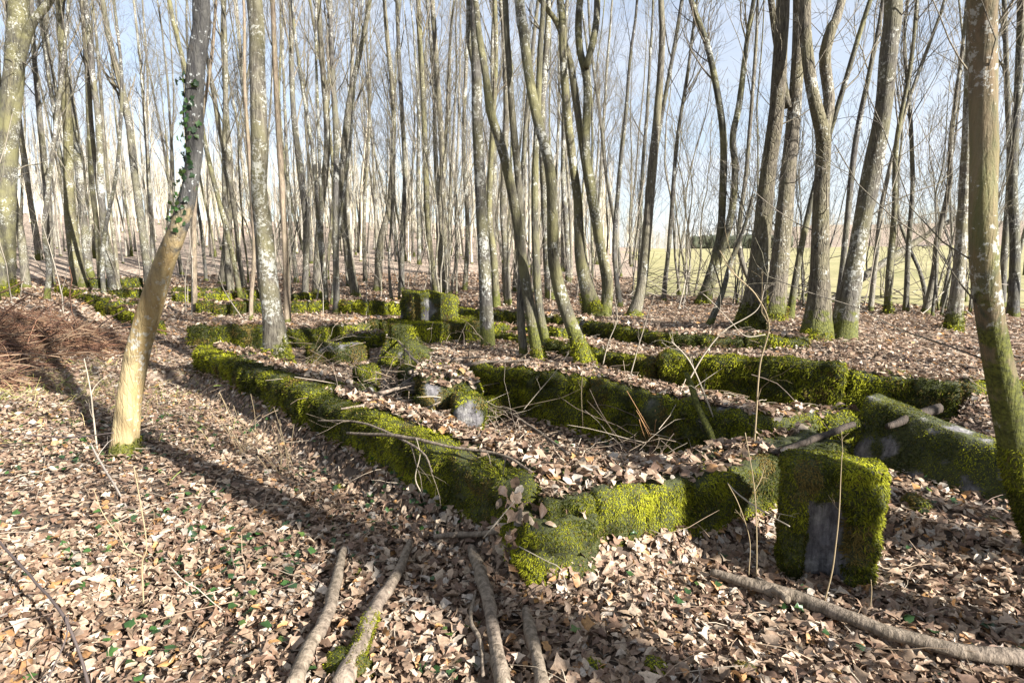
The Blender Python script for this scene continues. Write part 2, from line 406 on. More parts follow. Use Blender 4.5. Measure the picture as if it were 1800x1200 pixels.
def hit(u, v, dz=0.0):
    d = ray(u, v); t = .8
    prev = t
    while t < 400:
        p = np.array([0, 0, EYE]) + d * t
        if p[2] - dz < H(p[0], p[1]):
            a, b = prev, t
            for _ in range(18):
                m_ = (a + b) / 2; p = np.array([0, 0, EYE]) + d * m_
                if p[2] - dz < H(p[0], p[1]): b = m_
                else: a = m_
            return p
        prev = t; t *= 1.03
    return np.array([0, 0, EYE]) + d * 40

def axis_coords(a, b, fine, lo, hi, g=1.09):
    c = list(np.arange(a, b + 1e-6, fine)); s = fine
    x = b
    while x < hi: s *= g; x += s; c.append(x)
    s = fine; x = a
    while x > lo: s *= g; x -= s; c.insert(0, x)
    return np.array(c)
gx = axis_coords(-8, 6.5, .085, -900, 900, 1.08); gy = axis_coords(1.0, 13, .085, -300, 1200, 1.08)
GX, GY = np.meshgrid(gx, gy)
GZ = H(GX, GY)
VV = np.stack([GX, GY, GZ], -1).reshape(-1, 3)
ny, nx = GX.shape
idx = np.arange(ny * nx).reshape(ny, nx)
Q = np.stack([idx[:-1, :-1], idx[:-1, 1:], idx[1:, 1:], idx[1:, :-1]], -1).reshape(-1, 4)
cen = VV[Q].mean(1); ca = np.arctan2(cen[:, 0], cen[:, 1]); cr = np.hypot(cen[:, 0], cen[:, 1])
edge_r = 17.0 + 1.5 * noise(xy3(cen[:, 0], cen[:, 1]), .25, 8)
infield = (ca > FIELD_AZ + .02 * noise(xy3(cen[:, 0], cen[:, 1]), .1, 6)) & (ca < math.radians(70)) & (cr > edge_r) & (cr < 262)
def sub(mask, name, m):
    q = Q[mask]; used, inv = np.unique(q, return_inverse=True)
    return obj(name, mesh_from(name, VV[used], inv.reshape(q.shape), m))
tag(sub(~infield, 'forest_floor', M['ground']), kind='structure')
tag(sub(infield, 'field', M['field']), kind='structure')

# ------------------------------------------------------------------ mossy walls and stones
def box_mesh(L, T, Hh, res, r, seed, amp=.03, lf=.55):
    """rounded lumpy box, centred in x,y, from z=0 up. returns V,F(tri/quads),normals"""
    h = np.array([L / 2, T / 2, Hh / 2])
    P = []; Fq = []; n = 0
    for ax in range(3):
        for sg in (-1, 1):
            a, b = [i for i in range(3) if i != ax]
            na = max(2, int(np.ceil(2 * h[a] / res)) + 1); nb = max(2, int(np.ceil(2 * h[b] / res)) + 1)
            A, B = np.meshgrid(np.linspace(-h[a], h[a], na), np.linspace(-h[b], h[b], nb), indexing='ij')
            p = np.zeros((na, nb, 3)); p[..., a] = A; p[..., b] = B; p[..., ax] = sg * h[ax]
            ii = np.arange(na * nb).reshape(na, nb) + n
            q = np.stack([ii[:-1, :-1], ii[1:, :-1], ii[1:, 1:], ii[:-1, 1:]], -1).reshape(-1, 4)
            flip = (sg < 0) ^ (ax == 1)
            if flip: q = q[:, ::-1]
            P.append(p.reshape(-1, 3)); Fq.append(q); n += na * nb
    P = np.concatenate(P); Fq = np.concatenate(Fq)
    key = np.round(P, 5); _, first, inv = np.unique(key, axis=0, return_index=True, return_inverse=True)
    P = P[first]; Fq = inv.reshape(-1)[Fq]
    r = min(r, h.min() * .95)
    c = np.clip(P, -(h - r), h - r); d = P - c; nn = norm(d)
    P2 = c + nn * r
    q = P2 + seed * 7.13
    P2 = P2 + nn * (lf * amp * fbm(q, 3.2, 2, seed) + amp * .6 * noise(q, 9, seed + 4) + amp * .5 * noise(q, 19, seed + 5))[:, None]
    P2[:, 2] += Hh / 2
    return P2, Fq, nn

moss_pts = []      # collected per owner
CAMP = np.array([0, 0, EYE])
def tri_of(V, Fq):
    if Fq.shape[1] == 4: return np.concatenate([V[Fq[:, [0, 1, 2]]], V[Fq[:, [0, 2, 3]]]])
    return V[Fq]
def sample_tris(T, density_fn, rr):
    a = np.cross(T[:, 1] - T[:, 0], T[:, 2] - T[:, 0]); area = np.linalg.norm(a, axis=1) / 2; nn = norm(a)
    c = T.mean(1); lam = area * density_fn(c, nn)
    k = rr.poisson(np.clip(lam, 0, 4000))
    i = np.repeat(np.arange(len(T)), k); n = len(i)
    u = rr.random((n, 2)); f = u.sum(1) > 1; u[f] = 1 - u[f]
    p = T[i, 0] + (T[i, 1] - T[i, 0]) * u[:, :1] + (T[i, 2] - T[i, 0]) * u[:, 1:]
    return p, nn[i]

MOSS_DENS = 34000.
def moss_density(mask_fn):
    def f(c, nn):
        d = np.linalg.norm(c - CAMP, axis=1)
        fac = np.clip((3.0 / d) ** 1.85, .010, 1.7)
        facing = np.einsum('ij,ij->i', nn, norm(CAMP - c))
        w = np.where(facing > -.15, 1, .22)
        w = w * (nn[:, 2] > -.5)
        return MOSS_DENS * fac * w * mask_fn(c, nn)
    return f
def moss_mesh(name, T, mask_fn, rr, bright=1.0, off=(0, 0, 0), length=1.0):
    p, nn = sample_tris(T, moss_density(mask_fn), rr)
    n = len(p)
    if n == 0: return None
    d = np.linalg.norm(p - CAMP, axis=1)
    s = np.clip((d / 3.0) ** .9, .7, 5.0) * rr.uniform(.6, 1.35, n) * length
    t1 = norm(np.cross(nn, rr.normal(size=(n, 3)))); t2 = np.cross(nn, t1)
    dirv = norm(nn * .75 + t1 * rr.uniform(.2, .9, n)[:, None] + np.array([0, 0, -.12]))
    wdt = (.0016 * s)[:, None]; ln = (.0125 * s * (1.05 + .55 * noise(p, 7, 12)))[:, None]
    base = p - nn * .004
    side = norm(np.cross(dirv, nn) + t2 * .3)
    mid = base + dirv * ln * .55; tip = base + (dirv + np.array([0, 0, -.3]) + t1 * .3) * ln
    V = np.stack([base - side * wdt * .8, base + side * wdt * .8, mid + side * wdt * 1.2, mid - side * wdt * 1.2, tip], 1)
    b = np.arange(n)[:, None] * 5
    Fq = b + np.array([[0, 1, 2, 3]]); Ft = b + np.array([[3, 2, 4]])
    big = fbm(p, 2.6, 3, 77); small = noise(p, 11, 41)
    k = np.clip(.34 + .6 * big + .35 * small + rr.normal(size=n) * .18, 0, 1)[:, None]
    c = (1 - k) * np.array([.026, .031, .005]) + k * np.array([.32, .325, .022])
    br = (rr.random(n) < .05) | (fbm(p, 4.2, 3, 99) + rr.normal(size=n) * .12 > .62); c[br] = np.array([.13, .095, .028]) * rr.uniform(.6, 1.2, (br.sum(), 1))
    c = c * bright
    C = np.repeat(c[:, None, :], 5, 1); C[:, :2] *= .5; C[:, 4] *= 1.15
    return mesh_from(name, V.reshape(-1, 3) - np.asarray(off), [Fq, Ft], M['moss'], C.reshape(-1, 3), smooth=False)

leaf_surf = []     # (triangles, density) carrying leaves on wall tops
def bare_attr(V, mask_bare):
    c = np.zeros((len(V), 3)); c[:, 0] = mask_bare; c[:, 1] = mask_bare; c[:, 2] = mask_bare; return c

def wall(name, label, cat, path, z0, z1, thick, side=1, blk=.9, gap=.012, res=.06, rnd=.07, amp=.025, seed=1, leaf_top=1.0, bare=.1, group=None, bright=1.0, tilt=.02, part='stone', zvar=.02, lean=0.0, mossmin=-.75, lead=.10):
    """blocks along path (front edge). z0/z1 arrays or scalars per path point"""
    rr = np.random.default_rng(seed * 91 + 5)
    path = np.asarray(path, float); n = len(path)
    z0 = np.broadcast_to(np.asarray(z0, float), (n,)); z1 = np.broadcast_to(np.asarray(z1, float), (n,))
    D = np.r_[0, np.cumsum(np.linalg.norm(np.diff(path, axis=0), axis=1))]
    total = D[-1]
    org = np.array([path[0][0], path[0][1], z0[0]])
    root = empty(name, org); tag(root, label, cat, group)
    cuts = [0.0]
    while cuts[-1] < total - blk * .5: cuts.append(min(total, cuts[-1] + blk * rr.uniform(.75, 1.3)))
    if total - cuts[-1] > .02: cuts[-1] = total
    allT = []; 
    for i in range(len(cuts) - 1):
        a, b = cuts[i], cuts[i + 1]
        f = lambda s, arr: np.interp(s, D, arr)
        pa = np.array([f(a, path[:, 0]), f(a, path[:, 1])]); pb = np.array([f(b, path[:, 0]), f(b, path[:, 1])])
        e = norm(pb - pa); nrm = np.array([-e[1], e[0]]) * side
        L = np.linalg.norm(pb - pa) - gap; c2 = (pa + pb) / 2 + nrm * thick / 2
        za = f((a + b) / 2, z0); zb = f((a + b) / 2, z1) + rr.normal() * zvar
        V, Fq, nn = box_mesh(L, thick * rr.uniform(.93, 1.05), zb - za, res, rnd, seed * 13 + i, amp)
        slope = (f(b, z1) - f(a, z1)) / max(L, .01)
        V[:, 2] += V[:, 0] * slope * (V[:, 2] / max(zb - za, .01))
        V[:, 2] += V[:, 0] * rr.normal() * tilt
        V[:, 1] += V[:, 2] * rr.normal() * tilt * 2 + rr.normal() * .008 + lean * V[:, 2]
        ex = np.array([e[0], e[1], 0]); ey = np.array([-e[1], e[0], 0]) 
        Wd = V[:, :1] * ex + V[:, 1:2] * ey + V[:, 2:3] * np.array([0, 0, 1]) + np.array([c2[0], c2[1], za])
        bn = fbm(Wd, 2.6, 3, seed + 3); top = (V[:, 2] > (zb - za) * .93)
        bm_ = np.clip(sstep(.75 - bare, 1.0 - bare, bn), 0, 1)
        me = mesh_from(part, Wd - org, Fq, M['stone'], bare_attr(Wd, bm_))
        obj(part, me, root)
        allT.append(tri_of(Wd, Fq))
    T = np.concatenate(allT)
    zi = lambda c: c[:, 2]
    # leaf litter zone: flat top away from the visible edge
    def inner(c):
        d = sdist(c[:, 0], c[:, 1], [tuple(q) for q in path], closed=False)
        return d
    def mmask(c, nn):
        b = fbm(c, 2.6, 3, seed + 3); m_ = sstep(1.0 - bare, .72 - bare, b)
        m_ = m_ * np.where((nn[:, 2] > .8) & (inner(c) > lead + .06 * noise(c, 3, seed)) & (leaf_top > 0), .10 + .9 * (noise(c, 1.8, seed + 8) > .42), 1)
        return m_ * (noise(c, 5, seed + 1) > mossmin)
    me = moss_mesh('moss', T, mmask, rr, bright, org)
    if me: tag(obj('moss', me, root), kind='stuff')
    if leaf_top > 0:
        a = np.cross(T[:, 1] - T[:, 0], T[:, 2] - T[:, 0]); nn = norm(a)
        c = T.mean(1); k = (nn[:, 2] > .75) & (inner(c) > lead - .02)
        leaf_surf.append((T[k], leaf_top))
    return root

def stone(name, label, cat, loc, size, rot, seed, res=.05, rnd=.05, amp=.03, bare=.15, taper=None, leaf_top=0, group=None, bright=1.0, deform=None, mossf=None, parent=None, tagit=True, barefn=None, off=None, length=1.0):
    rr = np.random.default_rng(seed * 31 + 2)
    V, Fq, nn = box_mesh(size[0], size[1], size[2], res, rnd, seed, amp)
    if deform: V = deform(V)
    Mx = np.array(Euler(rot).to_matrix())
    Wd = V @ Mx.T + np.asarray(loc)
    bn = fbm(Wd, 3.0, 3, seed + 3)
    bm_ = sstep(.75 - bare, 1.0 - bare, bn)
    if barefn: bm_ = np.clip(np.maximum(bm_, barefn(V)), 0, 1)
    org = np.asarray(loc) if off is None else np.asarray(off)
    me = mesh_from(name, Wd - org, Fq, M['stone'], bare_attr(Wd, bm_))
    o = obj(name, me, parent, None if parent else org)
    if tagit: tag(o, label, cat, group)
    T = tri_of(Wd, Fq); Tl = tri_of(V, Fq)
    def mmask(c, n_):
        b = fbm(c, 3.0, 3, seed + 3); m_ = sstep(1.0 - bare, .72 - bare, b)
        if barefn:
            m_ = m_ * (1 - np.clip(barefn((c - np.asarray(loc)) @ Mx), 0, 1))
        if leaf_top: m_ = m_ * np.where(n_[:, 2] > .8, .15, 1)
        return m_
    me2 = moss_mesh('moss', T, mmask, rr, bright, org, length)
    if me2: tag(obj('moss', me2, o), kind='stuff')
    if leaf_top:
        a = np.cross(T[:, 1] - T[:, 0], T[:, 2] - T[:, 0]); n2 = norm(a)
        leaf_surf.append((T[n2[:, 2] > .86], leaf_top))
    return o

def wx(*a): return [tuple(Wz(*p)[:2]) for p in a]
# long foreground wall, from the near corner back to the golden tree
w1 = [(.06, 2.75), (-.44, 3.3), (-1.1, 4.02), (-2.1, 5.14), (-3.1, 6.22), (-4.25, 7.5)]
wall('ruined_wall', 'long low wall under a thick green moss roll, running from the near corner to beside the golden leaning tree', 'wall', w1, -.12, [.43, .43, .43, .43, .42, .38], .46, side=-1, blk=2.4, res=.035, rnd=.10, amp=.03, seed=1, bare=-.1, gap=-.03, zvar=.004, lead=.22, tilt=.004)
# front cross wall
w1b = [(.17, 2.68), (.9, 2.93), (1.25, 3.12), (1.76, 3.36), (2.3, 3.62)]
wall('ruined_wall', 'low wall with hanging bright moss tufts and leaf covered top, between the near corner and the mossy niche stone', 'wall', w1b, -.12, [.39, .37, .37, .37, .37], .42, side=1, blk=.32, res=.025, rnd=.045, amp=.034, seed=2, bare=-.3, gap=-.01, lead=.06, zvar=.01, tilt=.008)
stone('corner_stone', 'lumpy moss covered end block at the near corner, leaves spilling over its top', 'stone', (.20, 2.80, -.12), (.44, .38, .44), (0, 0, .32), 40, res=.022, rnd=.09, amp=.045, bare=-.5, leaf_top=.3)
# middle wall, W2
w2 = [(-.5, 5.98), (.1, 5.5), (.6, 5.12), (1.3, 4.45), (1.72, 3.98)]
wall('ruined_wall', 'middle wall with ragged dark moss face, leaf bank on top where the S-curved tree stands', 'wall', w2, -.12, [.44, .48, .50, .51, .48], .38, side=1, blk=1.3, res=.04, rnd=.07, amp=.055, seed=3, bare=.0, gap=.01, bright=.95)
w2r = [(1.74, 3.96), (2.2, 3.98), (2.7, 4.12)]
wall('ruined_wall', 'short mossy ridge behind the front wall, beneath the fallen log', 'wall', w2r, -.1, [.44, .42, .40], .3, side=1, blk=.5, res=.045, rnd=.10, amp=.04, seed=4, bare=.05)
# back wall lower tier with lumpy hanging moss
w3l = [(-.45, 9.0), (.3, 8.1), (1.15, 6.95), (1.95, 6.12), (2.7, 5.82), (3.35, 5.3), (3.95, 4.85)]
wall('ruined_wall', 'back wall lower step, deep dark trench at its foot and lumpy green moss along its lip', 'wall', w3l, -.42, [.42, .43, .45, .48, .47, .45, .43], .34, side=1, blk=1.7, res=.045, rnd=.04, amp=.045, seed=5, bare=-.1, gap=.03, zvar=.02, lead=.14)
w3r = [(4.05, 4.95), (4.75, 5.1)]
wall('ruined_wall', 'last short mossy block of the back wall, just left of the brown tree at the right edge', 'wall', w3r, .0, [.44, .44], .3, side=1, blk=.8, res=.05, rnd=.06, amp=.03, seed=6)
w3u = [(-1.35, 11.6), (-.4, 10.6), (.97, 8.95), (2.05, 7.35), (2.7, 7.05), (3.6, 6.75)]
wall('ruined_wall', 'back wall upper step, thin moss edged ledge along the forest floor behind the trench', 'wall', w3u, .1, [.56, .57, .57, .58, .57, .53], .35, side=1, blk=.8, res=.06, rnd=.06, amp=.03, seed=7, gap=.01)
# far ranks of low walls
def far_wall(label, px, hgt, thick, seed, blk=.55, dz=0.0, **k):
    pts = [hit(*p) for p in px]
    z0 = [p[2] - .12 for p in pts]; z1 = [p[2] + hgt for p in pts]
    d = pts[-1][:2] - pts[0][:2]
    side = 1 if d[0] > 0 else -1
    wall('ruined_wall', label, 'wall', [tuple(p[:2]) for p in pts], z0, z1, thick, side=side, blk=blk, res=.09, rnd=.05, amp=.02, seed=seed, gap=.03, zvar=.025, bare=-.4, **k)
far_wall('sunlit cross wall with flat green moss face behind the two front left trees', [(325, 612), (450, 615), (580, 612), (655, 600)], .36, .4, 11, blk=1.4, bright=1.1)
far_wall('low mossy step of wall left of the square block pedestal', [(600, 592), (715, 588)], .26, .4, 12, blk=.7)
far_wall('small mossy step below and left of the square block pedestal', [(600, 616), (672, 612)], .22, .35, 13, blk=.7)
far_wall('dark mossed wall running up to the left side of the square block', [(597, 552), (650, 556), (716, 558)], .36, .35, 14, blk=.4)
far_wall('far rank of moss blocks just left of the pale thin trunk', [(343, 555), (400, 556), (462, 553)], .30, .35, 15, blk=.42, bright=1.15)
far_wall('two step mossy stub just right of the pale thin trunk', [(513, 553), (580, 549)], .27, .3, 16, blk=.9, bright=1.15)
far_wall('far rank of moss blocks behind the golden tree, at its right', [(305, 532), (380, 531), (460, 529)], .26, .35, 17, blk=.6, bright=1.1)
far_wall('farther low mossy rank behind the golden tree', [(300, 519), (380, 518), (457, 516)], .22, .35, 18, blk=.8)
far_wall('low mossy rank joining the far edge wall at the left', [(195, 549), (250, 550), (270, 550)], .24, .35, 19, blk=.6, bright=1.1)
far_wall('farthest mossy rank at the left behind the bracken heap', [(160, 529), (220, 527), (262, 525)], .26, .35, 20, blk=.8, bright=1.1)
far_wall('short mossy rank between the leaning golden trunk and the far blocks', [(160, 513), (255, 508)], .3, .35, 21, blk=1.2)
far_wall('stepped edge wall running back left from the golden tree towards the far wood', [(250, 588), (205, 562), (160, 540), (98, 514)], .24, .35, 22, blk=.8)
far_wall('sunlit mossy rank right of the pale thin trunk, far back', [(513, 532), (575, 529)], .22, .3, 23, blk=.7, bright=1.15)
far_wall('mossy ledge beside the lone stem above the middle bank', [(806, 605), (870, 600), (980, 618)], .28, .35, 24, blk=.7)

# niche stone (front pillar)
px_, py_ = 1.62, 2.66
yaw = math.radians(-14)
def niche(V):
    V = V.copy(); f = (V[:, 1] < -.02) & (np.abs(V[:, 0] + .03) < .105) & (V[:, 2] < .46)
    e = np.clip((.105 - np.abs(V[:, 0] + .03)) / .03, 0, 1) * np.clip((.46 - V[:, 2]) / .03, 0, 1)
    V[:, 1] += np.where(V[:, 1] < -.02, .075 * e, 0)
    V[:, 0] *= 1 + .10 * sstep(.3, .6, V[:, 2]); V[:, 1] *= 1
    return V
stone('niche_stone', 'upright mossy stone with a bare grey recess in its face, standing alone at front right', 'stone',
      (px_, py_ + .1, -.05), (.43, .25, .64), (0, .02, yaw), 41, res=.02, rnd=.06, amp=.028, bare=-1.5, deform=niche,
      barefn=lambda V: ((np.abs(V[:, 0] + .03) + .035 * noise(V, 12, 3) + .03 * noise(V, 30, 4) < .09) & (V[:, 2] + .05 * noise(V, 14, 8) < .43) & (V[:, 1] < .02)).astype(float), length=1.15)
# tilted slab
def slabd(V):
    V = V.copy(); V[:, 2] *= 1.0 - .34 * (V[:, 0] / .95 + .5); V[:, 1] += .35 * V[:, 2]; return V
stone('concrete_slab', 'long tilted slab with grey bare patches and dark moss, behind and right of the niche stone', 'slab',
      (2.88, 3.62, -.05), (1.12, .20, .60), (0, 0, math.atan2(3.15 - 3.95, 3.1 - 2.5)), 42, res=.03, rnd=.02, amp=.012, bare=.2, deform=slabd, bright=.8, length=.7, barefn=lambda V: sstep(.58, .72, noise(V, 6.0, 5) + .6 * noise(V, 17, 6) - .35 * (V[:, 0] + .1)) * (V[:, 1] < .35 * V[:, 2] + .05))
def hull_stone(name, label, loc, pts, seed, bare=.15, bright=1.0, yaw=0.0, rough=.012, sub=5):
    import bmesh
    bm = bmesh.new()
    for p_ in pts: bm.verts.new(p_)
    bmesh.ops.convex_hull(bm, input=bm.verts)
    bmesh.ops.triangulate(bm, faces=bm.faces)
    bmesh.ops.bevel(bm, geom=list(bm.edges), offset=.018, segments=1, affect='EDGES')
    for _ in range(sub):
        lg = [e for e in bm.edges if e.calc_length() > .055]
        if not lg: break
        bmesh.ops.subdivide_edges(bm, edges=lg, cuts=1)
        bmesh.ops.triangulate(bm, faces=bm.faces)
    bm.normal_update()
    V = np.array([v.co[:] for v in bm.verts]); nn = np.array([v.normal[:] for v in bm.verts])
    bm.verts.index_update(); Fq = np.array([[v.index for v in f.verts] for f in bm.faces]); bm.free()
    c, s_ = math.cos(yaw), math.sin(yaw); Rm = np.array([[c, -s_, 0], [s_, c, 0], [0, 0, 1]])
    V = V + nn * (rough * fbm(V + seed, 9, 3, seed))[:, None]
    Wd = V @ Rm.T + np.asarray(loc)
    bn = fbm(Wd, 3.4, 3, seed + 3); bmk = sstep(.75 - bare, 1.0 - bare, bn)
    me = mesh_from(name, Wd - np.asarray(loc), Fq, M['stone'], bare_attr(Wd, bmk), smooth=False)
    o = obj(name, me, None, loc); tag(o, label, 'stone')
    def mk(cc, n_):
        return sstep(1.0 - bare, .72 - bare, fbm(cc, 3.4, 3, seed + 3)) * (noise(cc, 6, seed) > -.8)
    me2 = moss_mesh('moss', Wd[Fq], mk, np.random.default_rng(seed), bright, loc, .75)
    if me2: tag(obj('moss', me2, o), kind='stuff')
# square block on pedestal
def pz(u, v): return hit(u, v)
pb = hit(757, 606)
stone('pedestal', 'wide flat mossy pedestal block carrying the square block at the centre', 'stone', (pb[0], pb[1] + .45, pb[2] - .06), (1.25, .9, .34), (0, 0, .25), 43, res=.06, rnd=.03, amp=.02, bare=.22)
hull_stone('square_block', 'square mossy block with a white concrete patch, standing on the wide pedestal', (pb[0] - .10, pb[1] + .62, pb[2] + .26), [(-.34, -.26, 0), (.36, -.28, -.02), (.37, .26, 0), (-.35, .27, 0), (-.34, -.26, .40), (-.02, -.27, .43), (.33, -.25, .36), (.36, .22, .34), (.05, .26, .41), (-.33, .26, .44)], 44, bare=.30, yaw=.5, rough=.02)
fb = hit(705, 648)
hull_stone('wedge_fragment', 'pointed mossy concrete fragment rising left of the fallen branches', (fb[0], fb[1] + .2, fb[2] - .05), [(-.36, -.14, 0), (.34, -.22, 0), (.38, .28, 0), (-.34, .28, 0), (-.16, -.02, .60), (.0, .14, .64), (.30, -.04, .38), (.30, .2, .36)], 45, bare=.0, bright=1.35)
fc = hit(745, 654)
hull_stone('leaning_fragment', 'slanted fragment with a pale bare patch, leaning against the pointed fragment', (fc[0], fc[1] + .12, fc[2] - .05), [(-.26, -.16, 0), (.34, -.14, 0), (.36, .18, 0), (-.28, .2, 0), (-.24, -.06, .40), (-.20, .18, .43), (.24, -.10, .16), (.28, .14, .18)], 46, bare=.34)
fd = hit(795, 664)
hull_stone('rubble_stone', 'small mossy stone right of the slanted fragment, by the branch tips', (fd[0], fd[1] + .12, fd[2] - .04), [(-.18, -.12, 0), (.2, -.14, 0), (.2, .14, 0), (-.16, .16, 0), (-.1, -.06, .22), (.08, .02, .24), (.14, .1, .14)], 47)
# arch block with two feet
E0 = hit(790, 772)
def archd(V): return V
root = empty('arched_block', E0); tag(root, 'leaf covered block on two mossy feet with a dark hollow between them', 'stone')
ang = math.radians(12)
def sub_stone(nm, loc, size, rot, seed, **k):
    stone(nm, None, None, loc, size, rot, seed, parent=root, tagit=False, off=E0, **k)
sub_stone('cap_stone', (E0[0] - .10, E0[1] + .66, .32), (.50, 1.2, .20), (-.02, .04, ang), 51, res=.045, rnd=.07, amp=.05, bare=.1, leaf_top=1)
sub_stone('foot', (E0[0] - .21, E0[1] + .02, -.06), (.15, .24, .50), (0, 0, ang), 52, res=.03, rnd=.03, amp=.02, bare=.30, bright=1.3)  # sunlight on both feet is put into their brightened moss colour
sub_stone('foot', (E0[0] + .13, E0[1] - .06, -.06), (.21, .30, .54), (0, .06, ang), 53, res=.03, rnd=.04, amp=.03, bare=.02, bright=1.4)
for (u, v, sx, sy, sz, r, lab, bare) in [
    (590, 642, .72, .5, .24, .2, 'long low mossy stone half buried right of the lichen trunk', .1),
    (555, 640, .3, .3, .28, .5, 'small dark mossy stone nearest the foot of the lichen trunk', 0),
    (625, 716, .34, .3, .2, .1, 'flat rubble lump with leaves in the hollow behind the long wall', .1),
    (640, 700, .26, .22, .34, .6, 'small upright rubble stub beside the hollow', .1),
    (868, 742, .30, .28, .22, .3, 'dark rounded stone to the right of the arched block', 0),
    (690, 762, .20, .2, .18, .3, 'bright moss cushion stone on the top of the long wall', 0),
    (985, 893, .17, .15, .17, .3, 'round moss cushion among dead leaves just behind the near corner', 0),
    (845, 690, .3, .25, .30, .4, 'mossy lump at the left start of the middle wall', .05),
    (735, 705, .42, .4, .34, .4, 'jagged mossy rubble lump behind the arched block', .1)]:
    p = hit(u, v)
    stone('rubble_stone', lab, 'stone', (p[0], p[1] + sy / 2, p[2] - .05), (sx, sy, sz + .05), (0, 0, r), int(u), res=.04, rnd=.09, amp=.03, bare=bare, leaf_top=0)
# moss humps in the litter
for (u, v, s, lab) in [(612, 1190, .10, 'moss cushion on the ground at the bottom edge by the left stick'), (1310, 1185, .05, 'small moss tuft at bottom right of centre'),
                       (1045, 1180, .05, 'tiny moss tuft in the shaded leaves at the bottom edge'), (625, 1010, .04, 'tiny moss tuft between the two left sticks'),
                       (1610, 895, .09, 'bright moss tipped chip leaning before the long tilted slab'), (595, 862, .05, 'moss tuft in the leaves in front of the long wall'),
                       (1155, 1185, .06, 'flat moss tuft on the ground at the bottom centre right'), (870, 790, .06, 'moss patch in the trench beyond the long wall')]:
    p = hit(u, v)
    stone('moss_cushion', lab, 'moss cushion', (p[0], p[1], p[2] - .03), (s * 1.8, s * 1.3, s + .03), (0, 0, u), int(u) + 3, res=.02, rnd=.05, amp=.02, bare=-.3, bright=1.1)
cr_ = []
# ------------------------------------------------------------------ trees
def trunk_mesh(pts, rad, origin, m, material, seed, rings=40, flare=.6, rough=.05):
    A = resample(np.c_[pts, rad], rings)
    P = A[:, :3]; R = np.maximum(A[:, 3], .004) * .92
    ang = np.arange(m) / m * 2 * np.pi
    s = np.r_[0, np.cumsum(np.linalg.norm(np.diff(P, axis=0), axis=1))]
    q = np.stack([np.cos(ang)[None] * 1.0 + seed * 3.1 + 0 * s[:, None], np.sin(ang)[None] * 1.0 + 0 * s[:, None], s[:, None] * 1.3 + 0 * ang[None]], -1)
    mod = 1 + rough * 1.6 * fbm(q, 1.3, 3, seed)
    fl = flare * np.exp(-np.maximum(s - .12, 0) / (2.2 * R[0] + .05))[:, None] * (.6 + .5 * np.sin(ang[None] * 4 + seed) ** 2)
    RR = R[:, None] * (mod + fl)
    V, Fs = tubes(P[None], RR[None], m)
    return mesh_from('trunk', V - origin, Fs, material), P, R

def crown_arrays(P, R, rr, n1, tlo, spread, L1, sub=(5, 4), twig_up=.10):
    """ascending limbs, branches and twigs on a trunk path"""
    P1, R1 = grow(P[None], R[None], n1, tlo, .97, spread[0], spread[1], L1[0], L1[1], 8, .12, .09, rr, rscale=(.2, .42), rmin=.006)
    P2, R2 = grow(P1, R1, sub[0], .15, .95, .35, .85, .28, .6, 6, twig_up, .12, rr, rscale=(.4, .7), rmin=.004)
    P3, R3 = grow(P2, R2, sub[1], .15, 1., .35, .9, .3, .75, 4, twig_up * .8, .16, rr, rscale=(.45, .8), rmin=.003)
    return (P1, R1, 5), (P2, R2, 4), (P3, R3, 3)
def crown_mesh(levels, origin, material):
    mb = MB()
    for P, R, m in levels:
        V, Fs = tubes(P, R, m, cap=False); mb.add(V, Fs)
    return mb.mesh('crown', material, off=origin)

def moss_sleeve(P, R, origin, rr, height, parent, m=14, flare=.5, name='moss'):
    """moss fronds round a trunk foot"""
    k = P[:, 2] < P[0, 2] + height + .3
    PP = P[k]; RRR = R[k]
    if len(PP) < 3: return
    s = np.r_[0, np.cumsum(np.linalg.norm(np.diff(PP, axis=0), axis=1))]
    fl = 1 + flare * np.exp(-np.maximum(s - .12, 0) / (2.2 * R[0] + .05))
    V, Fs = tubes(PP[None], (RRR * fl)[None], m)
    T = tri_of(V, Fs[0])
    z0 = P[0, 2]
    def mk(c, nn):
        h = (c[:, 2] - z0 - .12) / height
        return (sstep(1.0, .2, h + .45 * noise(c, 5, 3)) > .3) * .8
    me = moss_mesh('moss', T, mk, rr, 1.0, origin)
    if me: tag(obj(name, me, parent), kind='stuff')

